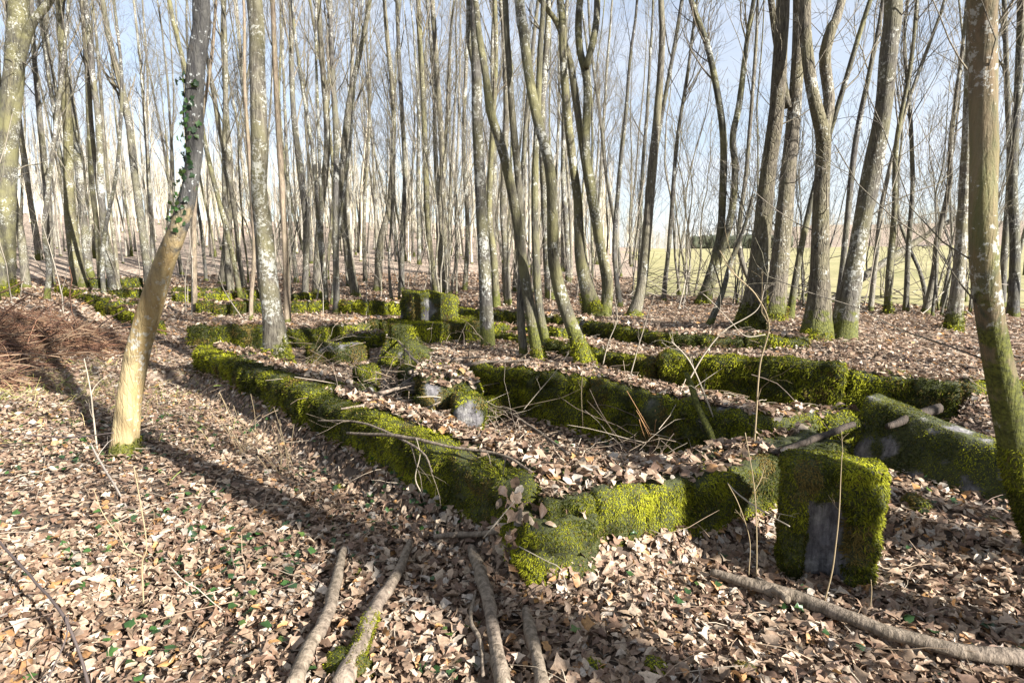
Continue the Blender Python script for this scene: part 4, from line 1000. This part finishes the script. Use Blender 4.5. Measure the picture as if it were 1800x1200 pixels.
# ------------------------------------------------------------------ leaf litter
def leaf_template(kind, nseg, rr):
    """a curled leaf lying in x-y, length about 1 along x; returns V, tris"""
    t = np.linspace(0, 1, nseg + 1)
    if kind == 0: w = .30 * np.sin(np.pi * t ** .8) ** .75                          # beech
    elif kind == 1: w = .22 * np.sin(np.pi * t) ** .6 * (1 + .38 * np.cos(t * np.pi * 7))  # oak
    elif kind == 2: w = .42 * np.sin(np.pi * t ** .7) ** .9 * (1 + .42 * np.cos(t * np.pi * 5 + .5))  # maple-like
    else: w = .36 * np.sin(np.pi * t ** 1.1) ** .8
    w[0] = .015; w[-1] = .01
    curl = rr.uniform(-1.3, 1.7); fold = rr.uniform(-.3, .95); tw = rr.normal() * .5
    zc = curl * .22 * ((t - .5) ** 2 - .25) * 2
    mid = np.stack([t - .5, .04 * np.sin(3 * t + rr.uniform(0, 6)), -zc], -1)
    out_ = [mid]
    for s in (-1, 1):
        ww = w * (1 + .15 * rr.normal(size=len(t)) * (t > .1))
        a = fold + tw * (t - .5) * s + rr.normal(size=len(t)) * .12
        e = mid + np.stack([.12 * ww, s * ww * np.cos(a), ww * np.sin(a)], -1)
        out_.append(e)
    V = np.concatenate(out_); n = nseg + 1; tr = []
    for i in range(nseg):
        for b, fl in ((n, False), (2 * n, True)):
            q = [i, i + 1, b + i + 1, b + i]
            if fl: q = q[::-1]
            tr += [[q[0], q[1], q[2]], [q[0], q[2], q[3]]]
    return V, np.array(tr)
PAL = np.array([1.04, 1.0, .93]) * np.array([(.40, .30, .22), (.30, .22, .16), (.50, .41, .32), (.29, .205, .15), (.20, .13, .095), (.56, .48, .40), (.34, .26, .20), (.37, .21, .10), (.42, .24, .10), (.20, .13, .09), (.40, .36, .32), (.13, .085, .06)])
PW = np.array([3, 3, 2.0, 3, 3, .9, 2, .6, .4, 2.8, 1.6, .8]); PW /= PW.sum()
def scatter_leaves(p, nn, size, nseg, rr, tilt=.5, pal=PAL, pw=PW, kinds=(0, 1, 2, 3), ntemp=12):
    n = len(p); mb = MB()
    temps = [leaf_template(kinds[i % len(kinds)], nseg, rr) for i in range(ntemp)]
    which = rr.integers(0, ntemp, n)
    up = norm(nn + rr.normal(size=(n, 3)) * tilt * rr.uniform(.3, 1.2, (n, 1)))
    ax = norm(np.cross(up, rr.normal(size=(n, 3)))); ay = np.cross(up, ax)
    flip = np.where(rr.random(n) < .4, -1, 1)[:, None]
    c = pal[rr.choice(len(pal), n, p=pw)] * rr.uniform(.75, 1.15, (n, 1))
    for i, (tv, tf) in enumerate(temps):
        k = np.where(which == i)[0]
        if not len(k): continue
        s = size[k][:, None, None]
        V = p[k][:, None] + s * (tv[None, :, 0:1] * ax[k][:, None] + tv[None, :, 1:2] * ay[k][:, None] + tv[None, :, 2:3] * (up[k] * flip[k])[:, None])
        Fc = (np.arange(len(k))[:, None, None] * len(tv) + tf[None]).reshape(-1, 3)
        cc = np.repeat(c[k][:, None], len(tv), 1) * rr.uniform(.8, 1.12, (len(k), len(tv), 1)); cc[:, :nseg + 1] *= .86
        mb.add(V.reshape(-1, 3), Fc, cc.reshape(-1, 3))
    return mb
rl = np.random.default_rng(99)
def ring_points(r0, r1, dens, az0=-50, az1=50):
    area = math.radians(az1 - az0) / 2 * (r1 ** 2 - r0 ** 2); n = int(area * dens)
    r = np.sqrt(rl.uniform(r0 ** 2, r1 ** 2, n)); a = np.radians(rl.uniform(az0, az1, n))
    return r * np.sin(a), r * np.cos(a)
litter = MB()
def ground_leaves(r0, r1, dens, nseg, smin, smax, lift, az=50, dimz=0):
    x, y = ring_points(r0, r1, dens, -az, az)
    z = H(x, y); e = .05
    nn = norm(np.stack([-(H(x + e, y) - z) / e, -(H(x, y + e) - z) / e, np.ones_like(x)], -1))
    # thinner litter under the bracken bank
    keep = ~((np.arctan2(x, y) > FIELD_AZ) & (np.hypot(x, y) > 17.5)) & (nn[:, 2] > .25)
    big = rl.random(len(x)) ** 1.5
    p = np.stack([x, y, z + rl.uniform(.0, lift, len(x)) + .03 * np.clip(fbm(xy3(x, y), 2.1, 2, 60), 0, 1)], -1)[keep]; nn = nn[keep]; big = big[keep]
    m_ = scatter_leaves(p, nn, smin + (smax - smin) * big, nseg, rl, .48)
    litter.add(np.concatenate(m_.V), [np.concatenate(v) for v in m_.F.values()], np.concatenate(m_.C))
ground_leaves(1.2, 4.0, 2600, 6, .024, .078, .045, 52)
ground_leaves(4.0, 8.0, 1400, 3, .027, .068, .04)
ground_leaves(8.0, 14, 620, 2, .05, .095, .03)
ground_leaves(14, 28, 150, 2, .10, .18, .04)
# leaves on the wall tops
for T, dn in leaf_surf:
    if not len(T): continue
    def dfn(c, nn):
        d = np.linalg.norm(c - CAMP, axis=1); return 1500 * dn * np.clip((4.5 / d) ** 1.3, .08, 1)
    p, nn = sample_tris(T, dfn, rl)
    d = np.linalg.norm(p - CAMP, axis=1)
    keep = fbm(p, 2.2, 2, 12) > -.75
    p, nn, d = p[keep], nn[keep], d[keep]
    p = p + nn * rl.uniform(.005, .045, (len(p), 1))
    if len(p) < 3: continue
    m_ = scatter_leaves(p, nn, rl.uniform(.035, .085, len(p)) * np.clip(d / 7, 1, 2), 5 if d.min() < 5 else 2, rl, .5)
    litter.add(np.concatenate(m_.V), [np.concatenate(v) for v in m_.F.values()], np.concatenate(m_.C))
tag(obj('leaf_litter', litter.mesh('leaf_litter', M['leaf'], smooth=True)), 'thick litter of pale brown dead leaves over the forest floor and wall tops', 'leaf litter', kind='stuff')

# drift of dark leaves heaped at the near corner
pc = np.array([.03, 2.66, .22]); n = 55
q = rl.normal(size=(n, 3)) * np.array([.06, .05, .12]) + pc; q[:, 2] = np.maximum(q[:, 2], .05)
drift = scatter_leaves(q, norm(np.c_[rl.normal(size=n) * .3, -np.ones(n) * .7, np.ones(n) * .6]), rl.uniform(.05, .085, n), 6, rl, .8, pal=PAL * .6)
tag(obj('leaf_drift', drift.mesh('leaf_drift', M['leaf'], smooth=False)), 'dark curled leaves heaped against the near wall corner', 'leaf drift', kind='stuff')

# ivy leaves creeping through the litter
def ivy_pts(n, az0, az1, r0, r1):
    x, y = ring_points(r0, r1, 1, az0, az1); r = np.sqrt(rl.uniform(r0 ** 2, r1 ** 2, n)); a = np.radians(rl.uniform(az0, az1, n)); x, y = r * np.sin(a), r * np.cos(a)
    return np.stack([x, y, H(x, y) + rl.uniform(.03, .065, n)], -1)
IV = np.array([(.035, .085, .022), (.05, .12, .025), (.028, .06, .022), (.09, .15, .03)]); IW = np.array([.35, .3, .25, .1])
p = np.concatenate([ivy_pts(2600, -50, -2, 1.6, 6.5), ivy_pts(420, -5, 48, 1.5, 5)])
p = p[noise(p, 1.4, 21) + .35 * rl.normal(size=len(p)) > .1]
iv = scatter_leaves(p, np.tile([0, 0, 1.], (len(p), 1)), rl.uniform(.028, .058, len(p)), 6, rl, .45, IV * .8, IW, kinds=(2,), ntemp=6)
tag(obj('ground_ivy', iv.mesh('ground_ivy', M['ivy'], smooth=False)), 'small green ivy leaves scattered through the dead leaves in the foreground', 'ivy', kind='stuff')
# ivy on the golden tree
P, R = T1[1], T1[2]
k = (P[:, 2] > P[0, 2] + 2.0) & (P[:, 2] < P[0, 2] + 3.1); ii = np.where(k)[0]
if len(ii):
    j = rl.choice(ii, 130); a = rl.uniform(2.6, 5.2, 130)
    o3 = np.stack([np.cos(a), np.sin(a) , 0 * a], -1)
    p = P[j] + o3 * (R[j][:, None] + .015) + rl.normal(size=(130, 3)) * .018 + np.array([.28, 0, 1.])* rl.uniform(-.1, .1, (130, 1)) * np.array([.3, 0, 1])
    iv = scatter_leaves(p - T1[3], o3, rl.uniform(.03, .055, 130), 6, rl, .45, IV * .7, IW, kinds=(2,), ntemp=6)
    tag(obj('ivy', iv.mesh('ivy', M['ivy'], smooth=False), T1[0]), kind='stuff')

vp = P[ii] + np.stack([-R[ii] * .98, -R[ii] * .25, 0 * R[ii]], -1) + np.stack([.012 * np.sin(P[ii, 2] * 9), 0 * R[ii], 0 * R[ii]], -1)
Vv, Fv = tubes(resample(vp, 40)[None], np.full((1, 40), .007), 6)
obj('ivy_stem', mesh_from('ivy_stem', Vv - T1[3], Fv, M['twigbark']), T1[0])
# ------------------------------------------------------------------ fallen branches, sticks, shoots
def stick(name, label, px, material='deadwood', lift=0.0, seed=1, cat='branch', zs=None, m=9, twigs=0, group=None, tint=None, rings=None, Y=None, moss_end=False):
    rr = np.random.default_rng(seed + 400)
    pts = []; rad = []
    for j, (u, v, w) in enumerate(px):
        if Y is not None:
            q, t = at_depth(u, v, Y if np.isscalar(Y) else Y[j])
        else:
            l = (lift if np.isscalar(lift) else lift[j]) + .035
            q = hit(u, v, l); d = ray(u, v); t = q[1] / d[1]
        pts.append(q + (np.array([0, 0, w / 2 / F * t * .6]) if Y is None else 0)); rad.append(w / 2 / F * t)
    A = resample(np.c_[np.array(pts), rad], rings or max(8, len(px) * 7)); P = A[:, :3]; R = np.maximum(A[:, 3], .0012)
    P = P + .25 * R[:, None] * np.stack([fbm(P, 9, 2, seed + q_) for q_ in range(3)], -1)
    q = P + seed
    ang = np.arange(m) / m * 2 * np.pi
    qq = np.stack([np.cos(ang)[None] + 0 * P[:, :1], np.sin(ang)[None] + 0 * P[:, :1], P[:, 1:2] * 12 + 0 * ang[None]], -1)
    RR = R[:, None] * (1 + .16 * fbm(qq, 1.1, 3, seed))
    org = P[0]
    V, Fs = tubes(P[None], RR[None], m); me = mesh_from(name, V - org, Fs, M[material])
    if tint is not None:
        a = me.color_attributes.new('tint', 'FLOAT_COLOR', 'POINT'); c = np.ones((len(V), 4), np.float32); c[:, :3] = tint; a.data.foreach_set('color', c.ravel())
    o = obj(name, me, None, org); tag(o, label, cat, group)
    if twigs:
        PL, RL = grow(P[None], R[None], twigs, .25, 1, .4, 1.0, .12, .4, 5, .03, .18, rr, rscale=(.4, .7), rmin=.0012)
        P4, R4 = grow(PL, RL, 2, .3, 1, .4, .9, .3, .6, 4, .02, .18, rr, rmin=.0008)
        mb = MB()
        for a_, b_, m2 in ((PL, RL, 4), (P4, R4, 3)):
            v_, f_ = tubes(a_, b_, m2, cap=False); mb.add(v_, f_, tint if tint is not None else None)
        obj('twigs', mb.mesh('twigs', M[material], off=org), o)
    if moss_end:
        k0 = int(len(P) * .62); T = tri_of(*[tubes(P[None, k0:], RR[None, k0:], m)[0], tubes(P[None, k0:], RR[None, k0:], m)[1][0]])
        me2 = moss_mesh('moss', T, lambda c, nn: (noise(c, 7, 2) > -.35) * 1.0, rr, 1.1, org)
        if me2: tag(obj('moss', me2, o), kind='stuff')
    return o
stick('fallen_branch', 'short barked stick on the leaves, left of the three at the bottom edge', [(604, 968, 13), (590, 1030, 20), (575, 1090, 23), (540, 1150, 26), (518, 1215, 30)], seed=1, lift=.02)
stick('fallen_branch', 'stick with a mossy lower end, second from the left at the bottom edge', [(720, 955, 12), (700, 1010, 18), (665, 1065, 22), (640, 1120, 30), (600, 1215, 40)], seed=2, lift=.02, moss_end=True)
stick('fallen_branch', 'straight grey brown stick with broken top end below the near corner', [(828, 968, 16), (848, 1020, 24), (862, 1085, 24), (872, 1140, 26), (888, 1215, 30)], seed=3, lift=.03)
stick('fallen_branch', 'shaded stick right of the straight one at the bottom edge', [(925, 1075, 14), (932, 1120, 22), (945, 1160, 24), (955, 1215, 26)], seed=4, lift=.02)
stick('fallen_branch', 'thin bent twig touching the left side of the straight stick', [(836, 1040, 5), (828, 1090, 7), (845, 1130, 8), (850, 1190, 7)], seed=5, lift=.03)
stick('fallen_log', 'long barked pole lying across the leaves in front of the niche stone', [(1250, 1008, 13), (1330, 1035, 20), (1400, 1055, 22), (1480, 1085, 24), (1570, 1118, 24), (1680, 1150, 24), (1830, 1168, 30)], seed=6, lift=.03, cat='log')
stick('fallen_branch', 'dark stub fork beside the long pole', [(1330, 1018, 8), (1362, 1040, 12), (1385, 1058, 13)], seed=7, lift=.05)
stick('fallen_log', 'rotten dark log lying along the top of the front wall behind the niche stone', [(1355, 800, 7), (1400, 785, 10), (1440, 772, 12), (1500, 748, 10)], 'rotten', seed=8, lift=.30, cat='log')
stick('fallen_log', 'broken dark log with mossy end at the right end of the trench', [(1560, 752, 10), (1590, 744, 14), (1620, 732, 18), (1650, 722, 17)], 'rotten', seed=9, lift=.30, cat='log')
stick('fallen_branch', 'pale stick lying on leaves just left of the near corner', [(762, 945, 8), (800, 942, 10), (850, 940, 10), (880, 936, 8)], seed=10, lift=.03)
for k, (px, lf, lab) in enumerate([
    ([(720, 658, 9), (765, 645, 8), (810, 632, 6), (850, 628, 4)], .32, 'upper pale branch lying over the rubble right of the slanted fragment'),
    ([(725, 662, 7), (790, 650, 7), (840, 642, 6), (930, 634, 4)], .34, 'middle pale branch resting on the rubble at centre'),
    ([(790, 658, 8), (830, 642, 8), (880, 638, 6), (945, 645, 4)], .36, 'arched pale branch reaching right over the middle wall'),
    ([(700, 600, 4), (735, 640, 5), (780, 660, 5), (850, 690, 4)], .3, 'thin bent branch crossing in front of the pointed fragment'),
    ([(610, 700, 6), (680, 690, 7), (740, 670, 5)], .25, 'dark branch above the hollow left of the arched block'),
    ([(600, 720, 4), (660, 712, 5), (730, 722, 4), (790, 700, 3)], .25, 'dark thin branch over the hollow in the rubble'),
    ([(850, 700, 5), (900, 730, 5), (960, 770, 6), (1000, 800, 5)], .06, 'thin pole lying in the trench right of the arched block'),
    ([(610, 762, 5), (700, 768, 6), (790, 786, 5), (880, 800, 5), (935, 830, 4)], .35, 'long dark twig lying over the crest of the long wall'),
    ([(1010, 790, 3), (1060, 800, 4), (1160, 800, 4)], .02, 'thin straight twig on the trench floor'),
    ([(560, 740, 3), (640, 745, 4), (735, 790, 4), (760, 830, 3)], .34, 'fine twig hanging over the long wall crest')]):
    stick('fallen_branch', lab, px, 'deadwood', lift=lf, seed=20 + k, twigs=4, m=6)
tan = (.24, .185, .11); pale = (.28, .24, .185); darkt = (.07, .055, .05)
def shoot(label, px, Y, tint, seed, twigs=3, name='sapling_shoot', cat='sapling', m=6):
    px = [(a, b, c * .52) for a, b, c in px]
    return stick(name, label, px, 'twig', seed=seed, Y=Y, tint=tint, twigs=twigs, m=m, cat=cat)
def yb(u, v, lf=0): return hit(u, v, lf)[1]
shoot('tall thin sapling with forked pale twigs rising from behind the front wall', [(1325, 800, 7), (1330, 720, 6), (1336, 640, 6), (1352, 572, 5), (1330, 520, 5), (1290, 480, 4), (1265, 440, 3)], 3.55, tan, 61, 7)
shoot('side twig of the tall sapling sweeping left', [(1345, 588, 5), (1310, 590, 4), (1280, 560, 3), (1240, 520, 3), (1200, 495, 2)], 3.56, pale, 62, 4)
shoot('pale arching shoot leaning left on the middle wall', [(1210, 670, 6), (1240, 620, 5), (1275, 580, 4), (1330, 545, 3), (1345, 500, 2)], 4.5, pale, 63, 5)
shoot('thin shoot standing at the face of the middle wall', [(1025, 755, 3), (1022, 690, 3), (1025, 650, 2)], 4.9, tan, 64, 1)
shoot('white slender twig slanting over the middle wall', [(920, 720, 3), (945, 690, 3), (975, 655, 3), (1000, 620, 2)], 5.2, pale, 65, 2)
shoot('slender shoot slanting beside the dark back wall', [(1108, 660, 4), (1125, 600, 3), (1140, 550, 3), (1150, 520, 2)], 5.8, pale, 66, 3)
shoot('forked bush twig before the dark back wall', [(1060, 640, 4), (1070, 600, 3), (1085, 560, 3), (1080, 520, 2)], 6.0, pale, 67, 8)
shoot('small bare shrub on the middle wall left of the tall sapling', [(1255, 735, 5), (1225, 660, 4), (1205, 625, 4), (1180, 600, 3)], 4.2, pale, 68, 9)
shoot('thin straight shoot in front of the niche stone', [(1450, 1055, 5), (1465, 990, 5), (1475, 900, 4), (1478, 840, 3), (1480, 800, 2)], 2.36, tan, 69, 2)
shoot('pair shoot left of the niche stone, the taller', [(1330, 1010, 4), (1330, 930, 4), (1325, 850, 3), (1310, 760, 3)], 2.62, tan, 70, 2)
shoot('short shoot left of the niche stone', [(1316, 1010, 4), (1318, 950, 3), (1300, 890, 3), (1280, 850, 2)], 2.6, tan, 71, 1)
shoot('stub shoot right of the niche recess', [(1530, 1065, 4), (1532, 1040, 4), (1531, 1018, 3)], 2.33, tan, 72, 0)
shoot('long bowed twig reaching from the middle wall down to the niche stone', [(1205, 790, 4), (1260, 830, 5), (1300, 870, 5), (1345, 900, 5), (1388, 925, 4)], [3.5, 3.2, 2.95, 2.75, 2.55], pale, 73, 2)
shoot('yellow sapling with a side branch in the left foreground', [(252, 1060, 5), (250, 990, 5), (258, 960, 4), (248, 890, 4), (235, 820, 3)], 2.37, tan, 74, 2)
shoot('side branch of the yellow sapling', [(250, 978, 4), (225, 965, 4), (208, 940, 3), (180, 900, 3), (165, 860, 2)], 2.37, tan, 75, 3)
shoot('dark bowed branch at the bottom left corner', [(-20, 930, 8), (20, 975, 9), (70, 1030, 9), (110, 1080, 10), (140, 1150, 10), (160, 1220, 11)], [2.6, 2.4, 2.2, 2.05, 1.95, 1.85], darkt, 76, 0, 'fallen_branch', 'branch')
shoot('thin dark side branch at the bottom left corner', [(120, 1080, 4), (116, 1120, 5), (95, 1170, 5), (70, 1220, 5)], [2.0, 1.95, 1.9, 1.85], darkt, 77, 2, 'fallen_branch', 'branch')
shoot('long dark twig floating low over the leaves left of the golden trunk', [(-20, 752, 4), (60, 765, 5), (130, 768, 5), (200, 760, 3)], 4.3, darkt, 78, 3, 'fallen_branch', 'branch')
shoot('pale crooked upright stick left of the golden trunk', [(175, 820, 6), (165, 740, 6), (160, 690, 5), (148, 630, 3)], 4.5, pale, 79, 3, 'dead_shoot', 'shoot')
shoot('grey stick leaning at the foot of the golden trunk', [(228, 900, 5), (200, 850, 7), (175, 810, 7), (160, 780, 5)], [3.4, 3.7, 4.0, 4.2], (.3, .26, .22), 80, 2, 'dead_shoot', 'shoot')
shoot('grey twig leaning on the face of the long wall', [(750, 905, 4), (742, 870, 4), (730, 840, 4), (738, 800, 3), (732, 770, 2)], 3.35, pale, 81, 1)
shoot('white forked twig hanging over the moss of the near corner', [(912, 960, 4), (960, 985, 4), (985, 1000, 4), (1000, 1045, 3)], 2.5, pale, 82, 3)
shoot('twig poking out left of the near corner', [(850, 945, 4), (875, 915, 4), (905, 880, 3)], 2.62, pale, 83, 2)
stick('mossy_branch', 'moss wrapped branch slanting down the face of the middle wall', [(1206, 655, 7), (1218, 685, 11), (1226, 715, 10), (1243, 750, 13), (1258, 790, 12), (1262, 805, 13)], 'bark_moss', seed=90, Y=[4.35, 4.3, 4.25, 4.18, 4.1, 4.02], cat='branch')
for k, (u, v, lab) in enumerate([(1150, 790, 'withered brown fern stalks at the foot of the middle wall'), (430, 800, 'thin dry weed in front of the long wall, left part'), (500, 830, 'thin dry weed in front of the long wall, beside the shadow'), (620, 610, 'bare twiggy bush right of the lichen spotted tree')]):
    p = hit(u, v); mb = MB(); rr = np.random.default_rng(u)
    n = 14; d = norm(np.c_[rr.normal(size=n) * .35, rr.normal(size=n) * .35, np.ones(n)])
    L = rr.uniform(.2, .42, n) * (1.4 if k == 3 else 1); K = 6; tt = np.linspace(0, 1, K)
    Pp = p[None, None] + d[:, None] * L[:, None, None] * tt[None, :, None] + rr.normal(size=(n, 1, 3)) * .03 + np.stack([.1 * tt ** 2 * 1, 0 * tt, -.08 * tt ** 3], -1)[None] * rr.normal(size=(n, 1, 1))
    Pp[..., 2] = np.maximum(Pp[..., 2], p[2] - .02)
    V, Fs = tubes(Pp, np.full((n, K), .0022) * (1.4 if k == 3 else 1), 4); mb.add(V, Fs, (.30, .17, .08) if k == 0 else tan)
    tag(obj('dry_weed', mb.mesh('dry_weed', M['twig'], off=p), None, p), lab, 'weed')

# brown bracken heap on the left bank
def strands(n, centre_fn, L, r, cols, rr, flat=.6, up=.25, K=5):
    p = centre_fn(n)
    a = rr.uniform(0, 2 * np.pi, n); d = norm(np.stack([np.cos(a), np.sin(a) * flat, rr.normal(size=n) * up], -1))
    l = rr.uniform(.35, 1, n) * L; pts = [p]
    for k in range(K - 1):
        d = norm(d + rr.normal(size=(n, 3)) * .16 + np.array([0, 0, -.07])); pts.append(pts[-1] + d * (l / (K - 1))[:, None])
    Pp = np.stack(pts, 1); g = H(Pp[..., 0], Pp[..., 1]); Pp[..., 2] = np.maximum(Pp[..., 2], g + .01)
    V, Fs = tubes(Pp, np.full((n, K), r) * rr.uniform(.5, 1.3, (n, 1)), 3, cap=False)
    c = cols[rr.integers(0, len(cols), n)] * rr.uniform(.7, 1.2, (n, 1))
    mb = MB(); mb.add(V, Fs, np.repeat(c, K * 3, 0)); return mb
rr = np.random.default_rng(404)
BC = np.array([(.17, .085, .05), (.21, .12, .07), (.12, .06, .04), (.28, .19, .12), (.07, .045, .035)])
def heap_c(n):
    c = np.array([(-7.0, 7.3, .6, .8, .6), (-7.9, 8.8, .6, 1.0, .8), (-6.2, 6.3, .35, .6, .4), (-8.4, 7.2, .7, 1.0, .8), (-9.6, 9.6, .5, 1.2, 1.0), (-6.6, 8.4, .4, .7, .6)]); k = rr.integers(0, len(c), n)
    x = c[k, 0] + rr.normal(size=n) * c[k, 3] * .5; y = c[k, 1] + rr.normal(size=n) * c[k, 4] * .5
    h_ = c[k, 2] * np.exp(-((x - c[k, 0]) / c[k, 3]) ** 2 - ((y - c[k, 1]) / c[k, 4]) ** 2)
    return np.stack([x, y, H(x, y) + rr.uniform(0, 1, n) * h_ * .7], -1)
hb = strands(9000, heap_c, .5, .0036, BC, rr); hb2 = strands(420, heap_c, 1.3, .0085, BC * .8, rr, up=.4)
hb.add(np.concatenate(hb2.V), [np.concatenate(v) for v in hb2.F.values()], np.concatenate(hb2.C))
tag(obj('bracken_heap', hb.mesh('bracken_heap', M['twig'])), 'reddish brown tangle of dead bracken on the left bank', 'bracken', kind='stuff')
# fine dead twigs and grass over the floor
def floor_c(n):
    a = np.radians(rr.uniform(-48, 48, n)); r = np.sqrt(rr.uniform(1.6 ** 2, 11 ** 2, n)); x, y = r * np.sin(a), r * np.cos(a)
    return np.stack([x, y, H(x, y) + rr.uniform(.02, .08, n)], -1)
tag(obj('twig_litter', strands(2600, floor_c, .38, .0022, np.array([(.30, .22, .15), (.14, .10, .08), (.40, .33, .25)]), rr, flat=1, up=.15).mesh('twig_litter', M['twig'])), 'fine broken twigs strewn over the leaf litter', 'twig litter', kind='stuff')
def grass_c(n):
    x = rr.normal(size=n) * 1.3 - 5.6; y = rr.normal(size=n) * .9 + 6.0
    return np.stack([x, y, H(x, y) + .01], -1)
tag(obj('dry_grass', strands(2500, grass_c, .22, .0026, np.array([(.30, .27, .09), (.18, .22, .05), (.40, .32, .16)]), rr, flat=1, up=.8).mesh('dry_grass', M['twig'])), 'dry grass tufts beside the bracken on the left bank', 'grass', kind='stuff')
# broken crown and brush lying before the meadow
def brush_c(n):
    c = np.array([Wz(1120, 530, .45)[:2], Wz(1160, 520, .45)[:2], Wz(1520, 540, .45)[:2], Wz(1300, 535, .45)[:2], Wz(900, 512, .45)[:2], Wz(520, 500, .4)[:2]]); k = rr.integers(0, len(c), n)
    x = c[k, 0] + rr.normal(size=n) * 1.4; y = c[k, 1] + rr.normal(size=n) * .9
    return np.stack([x, y, H(x, y) + np.abs(rr.normal(size=n)) * .35], -1)
tag(obj('brushwood', strands(300, brush_c, 2.0, .010, np.array([(.20, .17, .14), (.11, .09, .07), (.28, .25, .21)]), rr, flat=1, up=.5, K=7).mesh('brushwood', M['twig'])), 'grey broken brushwood lying along the edge of the meadow', 'brushwood', kind='stuff')
def tangle_c(n):
    c = np.array([(-1.5, 5.6), (-1.2, 5.2), (-.9, 5.9), (-1.0, 6.6), (-.3, 5.0), (1.2, 4.35), (-2.6, 7.6)]); k = rr.integers(0, len(c), n)
    x = c[k, 0] + rr.normal(size=n) * .3; y = c[k, 1] + rr.normal(size=n) * .28
    return np.stack([x, y, H(x, y) + rr.uniform(.04, .32, n)], -1)
tag(obj('twig_tangle', strands(330, tangle_c, .75, .0032, np.array([(.22, .17, .12), (.12, .09, .07), (.30, .25, .19)]), rr, flat=1, up=.45).mesh('twig_tangle', M['twig'])), 'tangle of thin dead twigs over the rubble in the hollow of the ruin', 'twigs', kind='stuff')
hm, ht, ho = mat('hedge_leaves'); hb_ = N(ht, 'ShaderNodeBsdfPrincipled'); hg = N(ht, 'ShaderNodeNewGeometry')
ht.links.new(ramp(ht, noise_n(ht, hg.outputs['Position'], .9, 5, .7).outputs[0], [(.35, (.02, .028, .015)), (.65, (.07, .075, .045))]).outputs[0], hb_.inputs['Base Color']); hb_.inputs['Roughness'].default_value = 1
ht.links.new(hb_.outputs[0], ho.inputs[0])
for (az_, rr_, L_, h_, lb_) in ((21.5, 222, 34, 5, 'dark distant hedge clump at the far edge of the meadow'), ):
    a_ = math.radians(az_); p_ = np.array([rr_ * math.sin(a_), rr_ * math.cos(a_), 0]); p_[2] = float(H(p_[:1], p_[1:2])[0]) - .5
    V, Fq, nn = box_mesh(L_, 5, h_, .9, 1.5, int(rr_), .9)
    V = V + nn * (.6 * noise(V, .9, 3))[:, None]
    c_, s_ = math.cos(-a_), math.sin(-a_); V = V @ np.array([[c_, s_, 0], [-s_, c_, 0], [0, 0, 1]])
    tag(obj('hedge', mesh_from('hedge', V, Fq, hm, smooth=False), None, p_), lb_, 'hedge')
# undergrowth twigs in the back of the wood
def under_c(n):
    a = np.radians(rr.uniform(-46, 46, n)); r = rr.uniform(13, 40, n); x, y = r * np.sin(a), r * np.cos(a)
    k = ~((a > FIELD_AZ) & (r > 18)); x, y = x[k], y[k]
    return np.stack([x, y, H(x, y)], -1)
pp = under_c(240); n = len(pp); d = norm(np.c_[rr.normal(size=(n, 2)) * .22, np.ones(n)]); pts = [pp]; L = rr.uniform(.8, 4.5, n)
for k in range(6):
    d = norm(d + rr.normal(size=(n, 3)) * .08 + np.array([0, 0, .08])); pts.append(pts[-1] + d * (L / 6)[:, None])
Pu = np.stack(pts, 1); Ru = np.linspace(.018, .006, 7)[None] * rr.uniform(.6, 1.3, (n, 1))
P2, R2 = grow(Pu, Ru, 5, .2, 1, .3, .9, .25, .6, 4, .08, .15, rr, rmin=.004)
mb = MB()
for a_, b_ in ((Pu, Ru), (P2, R2)):
    V, Fs = tubes(a_, b_, 3, cap=False); mb.add(V, Fs, np.array([.25, .22, .175]))
tag(obj('undergrowth', mb.mesh('undergrowth', M['twig'])), 'thin pale saplings and undergrowth filling the wood behind the ruin', 'undergrowth', kind='stuff')
